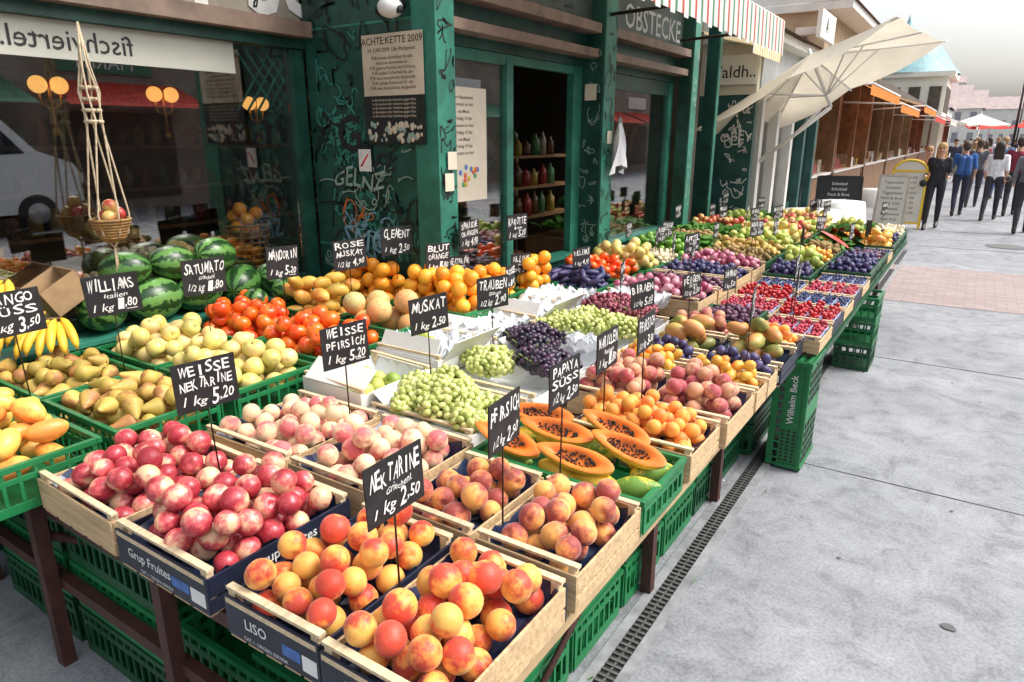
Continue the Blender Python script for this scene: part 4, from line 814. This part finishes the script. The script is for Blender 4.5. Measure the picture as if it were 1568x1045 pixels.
# ------------------------------------------------------------------ people
def person(x,y,head,H=1.7,shirt=(.1,.1,.1),pants=(.03,.03,.05),hair=(.1,.05,.02),long_=False,stride=.2,bare=True,pack=None,vox=.011,fem=False,bag=None,armbend=.2):
    s=H/1.72; bones=[]; sw=.165 if fem else .19
    def bn(a,ra,c,rc,g): bones.append((np.array(a,float),ra,np.array(c,float),rc,g))
    for sx in(-1,1):
        bn((sx*.075,0,.94),.098,(sx*.055,0,1.1),.08,'s'); bn((sx*.055,0,1.1),.08,(sx*.085,0,1.3),.092,'s'); bn((sx*.085,0,1.3),.09,(sx*(sw-.03),0,1.405),.055,'s')
        bn((sx*.08,-.01,.93),.098,(sx*.09,0,.86),.085,'p')
        ph=sx*stride; kx=sx*.095
        kn=(kx,ph*.5+.03,.49); an=(kx,ph*.95-.05*(ph<0),.10+(.04 if ph<0 else 0))
        bn((sx*.09,0,.9),.088,kn,.06,'p'); bn(kn,.06,(kx,(kn[1]+an[1])/2-.012,.33),.056,'p'); bn((kx,(kn[1]+an[1])/2-.012,.33),.056,an,.04,'p'); bn(an,.042,(kx,an[1]+.15,.035+(.02 if ph<0 else 0)),.036,'f'); bn(an,.042,(kx,an[1]-.04,.045),.038,'f')
        sh=(sx*sw,0,1.40); el=(sx*(sw+.045),-ph*.25-.02,1.12); wr=(sx*(sw+.04),-ph*.55+armbend*.5,.88+armbend*.35)
        bn(sh,.055,el,.04,'s'); bn(el,.04,wr,.028,'k' if bare else 's')
        d=np.array(wr)-np.array(el); d/=np.linalg.norm(d); p0=np.array(wr); pm=p0+d*.085
        bn(p0,.026,p0+d*.05,.03,'k'); bn(p0+d*.05+np.array([0,.018,0]),.018,pm+np.array([0,.022,0]),.013,'k'); bn(p0+d*.05-np.array([0,.018,0]),.018,pm-np.array([0,.022,0]),.013,'k')
        for fi,(o,l) in enumerate([(.03,.06),(.011,.075),(-.009,.07),(-.028,.055)]):
            a=pm+np.array([0,o,0]); m_=a+d*l*.55; bn(a,.0095,m_,.0088,'k'); bn(m_,.0088,m_+d*l*.4+np.array([-sx*.014,0,0]),.0075,'k')
        bn(p0+d*.03+np.array([0,.025,0]),.012,p0+d*.085+np.array([-sx*.01,.052,0]),.0085,'k')
    bn((0,0,.98),.1,(0,0,1.35),.095,'s')
    bn((0,-.005,1.42),.058,(0,.012,1.54),.05,'k')
    bn((0,.02,1.575),.058,(0,.03,1.60),.06,'k'); bn((0,0,1.635),.083,(0,.015,1.60),.078,'k'); bn((0,.035,1.555),.038,(0,.06,1.55),.03,'k')
    bn((0,.09,1.63),.008,(0,.108,1.6),.012,'k'); 
    for sx in(-1,1): bn((sx*.08,0,1.60),.012,(sx*.083,-.005,1.635),.014,'k'); bn((sx*.03,.083,1.632),.011,(sx*.03,.085,1.632),.011,'e')
    bn((-.018,.093,1.565),.008,(.018,.093,1.565),.008,'m')
    bn((0,-.02,1.65),.09,(0,.01,1.665),.086,'h'); bn((0,-.03,1.6),.082,(0,-.02,1.65),.088,'h')
    if long_:
        for sx in(-1,0,1): bn((sx*.045,-.045,1.62),.055,(sx*.055,-.07,1.38),.042,'h')
    if fem: bn((-.05,.06,1.27),.055,(-.05,.06,1.27),.055,'s'); bn((.05,.06,1.27),.055,(.05,.06,1.27),.055,'s')
    if pack:
        for sx in(-1,1): bn((sx*.06,-.14,1.33),.08,(sx*.07,-.15,1.05),.09,'b')
    if bag: bn((sw+.07,-.02,.95),.07,(sw+.07,.1,.93),.07,'b'); bn((sw+.02,0,1.42),.012,(sw+.07,.04,.98),.01,'b')
    b=B(); mk={'s':mat('cloth%.2f%.2f%.2f'%shirt,shirt,.85,.2,12,.2),'p':mat('cloth%.2f%.2f%.2f'%pants,pants,.85,.2,12,.2),'k':mat('skin',(.55,.32,.22),.5,.08,8),'h':mat('hair%.2f'%hair[0],hair,.6,.3,40,.3,stretch=(1,1,.2)),'f':mat('shoe_dark',(.03,.025,.02),.5,.2,8),'e':mat('eye_dark',(.03,.02,.02),.2,.1,8),'m':mat('lips',(.4,.12,.1),.4,.1,8),'b':mat('bag%.2f'%((pack or bag or (0,0,0))[2]),pack or bag or (0,0,0),.7,.2,10)}
    dm=mk['s']; n=12
    for a,ra,c,rc,g in bones:
        d=c-a; L=np.linalg.norm(d); u=Vector(d/L) if L>1e-5 else Vector((0,0,1))
        q=u.to_track_quat('Z','Y').to_matrix(); pr=[]
        for k in range(4): t_=math.pi/2*k/4; pr.append((ra*math.sin(t_+.001),-ra*math.cos(t_)))
        pr.append((ra,0)); pr.append((rc,L+1e-4))
        for k in range(1,5): t_=math.pi/2*k/4; pr.append((rc*math.cos(t_)+.0003,L+rc*math.sin(t_)))
        vs=[Vector(a)+q@Vector((r_*math.cos(2*math.pi*i/n),r_*math.sin(2*math.pi*i/n),z_)) for r_,z_ in pr for i in range(n)]
        fs=[(k*n+i,k*n+(i+1)%n,(k+1)*n+(i+1)%n,(k+1)*n+i) for k in range(len(pr)-1) for i in range(n)]+[tuple(range(n))[::-1],tuple((len(pr)-1)*n+i for i in range(n))]
        b.add(vs,fs,dm)
    o=b.build('tmp'); rm=o.modifiers.new('r','REMESH'); rm.mode='VOXEL'; rm.voxel_size=vox; sm=o.modifiers.new('s','SMOOTH'); sm.factor=.5; sm.iterations=2
    dg=bpy.context.evaluated_depsgraph_get(); me=bpy.data.meshes.new_from_object(o.evaluated_get(dg)); bpy.data.objects.remove(o)
    nf=len(me.polygons); c=np.empty(nf*3); me.polygons.foreach_get('center',c); c=c.reshape(-1,3); best=np.full(nf,9.); idx=np.zeros(nf,int); keys=list(mk)
    for a,ra,e_,rc,g in bones:
        d=e_-a; L2=max(1e-8,d@d); t_=np.clip(((c-a)@d)/L2,0,1); D=np.linalg.norm(c-a-t_[:,None]*d,axis=1)-(ra+(rc-ra)*t_)
        if g in 'em': D-=.006
        k=D<best; best[k]=D[k]; idx[k]=keys.index(g)
    me.materials.clear()
    for k in keys: me.materials.append(mk[k])
    me.polygons.foreach_set('material_index',idx.astype(np.int32)); me.polygons.foreach_set('use_smooth',np.ones(nf,bool)); me.update()
    ob=bpy.data.objects.new('pedestrian',me); ROOT.objects.link(ob); ob.location=(x,y,.0); ob.scale=(s,s,s); ob.rotation_euler=(0,0,head)
PI=math.pi
person(-.66,16.4,PI,1.68,(.02,.02,.025),(.02,.02,.025),(.45,.28,.1),True,.16,bare=False,fem=True,bag=(.02,.02,.02),armbend=.6)
person(-.95,17.8,PI+.2,1.6,(.5,.2,.1),(.05,.05,.08),(.4,.2,.08),False,.12,bare=True)
person(-.3,19.6,.1,1.7,(.03,.12,.35),(.03,.035,.06),(.06,.04,.03),False,.2,bare=True,pack=(.03,.1,.3))
person(-.05,22.3,0,1.74,(.1,.1,.12),(.04,.04,.05),(.08,.05,.03),False,.18,bare=False)
person(.33,18.9,-.1,1.7,(.75,.75,.78),(.03,.03,.04),(.03,.02,.015),True,.28,fem=True,bag=(.05,.04,.04))
person(.74,20.3,0,1.8,(.2,.02,.04),(.02,.02,.025),(.04,.03,.02),False,.24)
person(.84,16.6,.0,1.72,(.2,.2,.22),(.03,.03,.04),(.1,.06,.04),False,.2,bare=False,pack=(.1,.1,.12))
random.seed(11)
for i in range(18):
    y=random.uniform(25,62); person(random.uniform(-1.0,.35+.035*y),y,random.choice([0,PI])+random.uniform(-.3,.3),random.uniform(1.6,1.82),random.choice([(.6,.6,.6),(.05,.05,.08),(.35,.05,.05),(.1,.2,.35),(.5,.4,.3),(.04,.1,.08)]),random.choice([(.03,.03,.05),(.05,.08,.18),(.3,.25,.18)]),random.choice([(.05,.03,.02),(.3,.18,.08)]),random.random()<.4,.2,vox=.02)
# ------------------------------------------------------------------ ground
m,t,bs=nt('concrete_paving')
tc=N(t,'ShaderNodeTexCoord')
n1=N(t,'ShaderNodeTexNoise'); n1.inputs['Scale'].default_value=.8; n1.inputs['Detail'].default_value=6; n1.inputs['Roughness'].default_value=.7
n2=N(t,'ShaderNodeTexNoise'); n2.inputs['Scale'].default_value=75; n2.inputs['Detail'].default_value=3
n3=N(t,'ShaderNodeTexNoise'); n3.inputs['Scale'].default_value=4.2; n3.inputs['Detail'].default_value=6; n3.inputs['Roughness'].default_value=.8; n3.inputs['Distortion'].default_value=.6
for q in(n1,n2,n3): t.links.new(tc.outputs['Object'],q.inputs['Vector'])
r1=ramp(t,[(.3,(.185,.196,.215)),(.52,(.25,.262,.282)),(.72,(.32,.33,.345))]); t.links.new(n1.outputs['Fac'],r1.inputs[0])
r3=ramp(t,[(.36,(.66,.66,.68)),(.48,(.95,.95,.96)),(.64,(1.15,1.15,1.13))]); t.links.new(n3.outputs['Fac'],r3.inputs[0])
mx=N(t,'ShaderNodeMix',data_type='RGBA',blend_type='MULTIPLY'); mx.inputs[0].default_value=1; t.links.new(r1.outputs[0],mx.inputs[6]); t.links.new(r3.outputs[0],mx.inputs[7])
r2=ramp(t,[(.35,(.8,.8,.8)),(.6,(1.06,1.06,1.06))]); t.links.new(n2.outputs['Fac'],r2.inputs[0])
mx2=N(t,'ShaderNodeMix',data_type='RGBA',blend_type='MULTIPLY'); mx2.inputs[0].default_value=1; t.links.new(mx.outputs[2],mx2.inputs[6]); t.links.new(r2.outputs[0],mx2.inputs[7]); t.links.new(mx2.outputs[2],bs.inputs['Base Color']); bs.inputs['Roughness'].default_value=.75
bp=N(t,'ShaderNodeBump'); bp.inputs['Strength'].default_value=.2; bp.inputs['Distance'].default_value=.006; t.links.new(n2.outputs['Fac'],bp.inputs['Height']); t.links.new(bp.outputs[0],bs.inputs['Normal'])
conc=m
b=B(); b.add([(-400,-400,0),(400,-400,0),(400,600,0),(-400,600,0)],[(0,1,2,3)],conc); b.build('ground')
jd=mat('joint_dark',(.17,.175,.18),.9,.5,3)
b=B()
for k in range(14):
    y=-1.0+k*2.45
    if 8.6<y<11.6: continue
    b.box(-.7,6,y,y+.005,.0,.0042,jd)
b.build('pavement_joints')
m,t,bs=nt('paving_bricks'); tc=N(t,'ShaderNodeTexCoord'); bk=N(t,'ShaderNodeTexBrick'); bk.inputs['Scale'].default_value=1; bk.inputs['Brick Width'].default_value=.2; bk.inputs['Row Height'].default_value=.1; bk.inputs['Mortar Size'].default_value=.006
bk.inputs['Color1'].default_value=(.27,.205,.195,1); bk.inputs['Color2'].default_value=(.33,.265,.255,1); bk.inputs['Mortar'].default_value=(.2,.19,.185,1); t.links.new(tc.outputs['Object'],bk.inputs['Vector']); t.links.new(bk.outputs[0],bs.inputs['Base Color']); bs.inputs['Roughness'].default_value=.8
b=B(); b.add([(-2.3,8.75,.004),(6,8.95,.004),(6,11.6,.004),(-2.3,11.4,.004)],[(0,1,2,3)],m); b.build('brick_paving_band')
b=B(); gt=mat('drain_iron',(.09,.09,.09),.6,.3,20,.1); kb=mat('drain_kerb',(.22,.23,.24),.8,.3,10)
b.box(-.872,-.832,-2,13,0,.006,kb); b.box(-.768,-.728,-2,13,0,.006,kb); b.box(-.831,-.769,-2,13,0,.002,black); b.box(-.804,-.796,-2,13,.0025,.005,gt)
for k in range(400): b.box(-.83,-.77,-1+k*.03,-1+k*.03+.012,.0055,.0075,gt)
b.build('drain_channel')
b=B(); mh=mat('manhole_iron',(.12,.12,.12),.6,.3,20,.3)
for (x,y,r) in [(.6,14.4,.3)]: b.add([(x+r*math.cos(i*.2618),y+r*math.sin(i*.2618),.008) for i in range(24)],[tuple(range(24))],mh)
b.build('manhole_cover')
b=B(); st=mat('gum_stain',(.12,.12,.125),.8,.3,9)
for i in range(40):
    x=random.uniform(-.6,3); y=random.uniform(1,9); r=random.uniform(.004,.012); n=9
    b.add([(x+r*random.uniform(.6,1)*math.cos(k*.698),y+r*random.uniform(.6,1)*math.sin(k*.698),.0048) for k in range(n)],[tuple(range(n))],st)
x,y=.18,2.75; b.add([(x+.03*random.uniform(.6,1.2)*math.cos(k*.524),y+.022*random.uniform(.6,1.2)*math.sin(k*.524),.005) for k in range(12)],[tuple(range(12))],st)
b.build('pavement_stains')
b=B()
for i in range(26):
    x=-.95+random.uniform(-.05,.45); y=random.uniform(1.4,8); a=random.uniform(0,6); r=.012
    b.add([(x,y,.012),(x+r*math.cos(a),y+r*math.sin(a),.015),(x+r*math.cos(a)-r*math.sin(a),y+r*math.sin(a)+r*math.cos(a),.013),(x-r*math.sin(a),y+r*math.cos(a),.02)],[(0,1,2,3)],random.choice([paper,MATS['leaf_green'],MATS['banana_skin']]))
b.build('pavement_litter')
# ------------------------------------------------------------------ opposite side (seen in the glass)
e=empty('parked_van'); b=B(); vw=mat('van_paint',(.78,.79,.8),.25,.03,2); vg=mat('van_glass',(.03,.04,.05),.08,.1,3)
prof=[(0,.35),(0,1.1),(.12,1.3),(.75,1.55),(1.45,2.35),(1.8,2.5),(4.6,2.55),(4.8,2.4),(4.85,.4)]
vx,vy=8.0,7.1
def side(x): return [(x,vy-p[0],p[1]) for p in prof]
vs=side(vx)+side(vx+1.9); n=len(prof); b.add(vs,[tuple(range(n)),tuple(range(n,2*n))[::-1]]+[(i,i+n,(i+1)%n+n,(i+1)%n) for i in range(n)],vw)
b.add([(vx-.01,vy-.95,1.5),(vx-.01,vy-1.5,2.2),(vx-.01,vy-2.3,2.25),(vx-.01,vy-2.3,1.45)],[(0,1,2,3)],vg); b.add([(vx+.1,vy-.73,1.6),(vx+1.8,vy-.73,1.6),(vx+1.7,vy-1.40,2.36),(vx+.2,vy-1.40,2.36)],[(0,1,2,3)],vg)
for wy in(.9,3.9):
    for wx in(-.02,1.72): b.tube([(vx+wx,vy-wy,.36),(vx+wx+.2,vy-wy,.36)],.36,black,24); b.tube([(vx+wx-.01,vy-wy,.36),(vx+wx,vy-wy,.36)],.2,mat('hubcap',(.4,.4,.4),.3,.1,9,metal=.5),16)
b.box(vx-.02,vx+1.92,vy-.1,vy+.06,.3,.55,black); b.box(vx-.02,vx+.25,vy-.12,vy+.02,.9,1.1,mat('headlamp',(.8,.8,.8),.1,.02,5)); b.build('van_body',e)
b=B(); fc=mat('opp_facade',(.26,.22,.18),.8,.3,1)
b.box(11,15,-25,40,0,4.6,fc); b.add([(10.8,-25,4.6),(10.8,40,4.6),(13,40,6.6),(13,-25,6.6)],[(0,1,2,3)],rfm)
for k in range(16):
    y=-24+k*4; b.box(10.93,10.99,y,y+3,.3,2.4,random.choice([dk,ww,white,fc])); b.add([(10.95,y-.2,3.1),(9.4,y-.2,2.5),(9.4,y+3.2,2.5),(10.95,y+3.2,3.1)],[(0,1,2,3)],random.choice([red,gs,tan,red])); b.box(10.93,10.98,y+.3,y+2.6,3.3,3.9,random.choice([red,white,red,gs])); b.text('MARKT',.45,chalk,Matrix.Translation((10.92,y+1.4,3.4))@Matrix.Rotation(R(-90),4,'Z')@Matrix.Rotation(R(90),4,'X'))
b.build('opposite_market_row')
# ------------------------------------------------------------------ world, sun, camera
w=bpy.data.worlds.new('World'); S.world=w; w.use_nodes=True; t=w.node_tree; bg=t.nodes['Background']
sky=N(t,'ShaderNodeTexSky'); sky.sky_type='NISHITA'; sky.sun_disc=False; el,az=R(52),R(60)
sky.sun_elevation=el; sky.sun_rotation=az; sky.dust_density=6; sky.air_density=1.2; sky.ozone_density=.6
hs=N(t,'ShaderNodeHueSaturation'); hs.inputs['Saturation'].default_value=.35; hs.inputs['Value'].default_value=2.15
t.links.new(sky.outputs[0],hs.inputs['Color']); t.links.new(hs.outputs[0],bg.inputs[0]); bg.inputs[1].default_value=.15
sd=bpy.data.lights.new('sun','SUN'); sd.energy=1.4; sd.angle=R(22); sd.color=(1,.95,.88); so=bpy.data.objects.new('sun',sd); ROOT.objects.link(so)
d=Vector((math.sin(az)*math.cos(el),math.cos(az)*math.cos(el),math.sin(el))); so.rotation_euler=d.to_track_quat('Z','Y').to_euler()
cd=bpy.data.cameras.new('camera'); cd.sensor_width=36; cd.lens=24; cd.clip_end=2000; cd.clip_start=.05
co=bpy.data.objects.new('camera',cd); ROOT.objects.link(co); co.location=(0,0,1.8); co.rotation_euler=(R(90-16.62),0,R(33.58)); S.camera=co
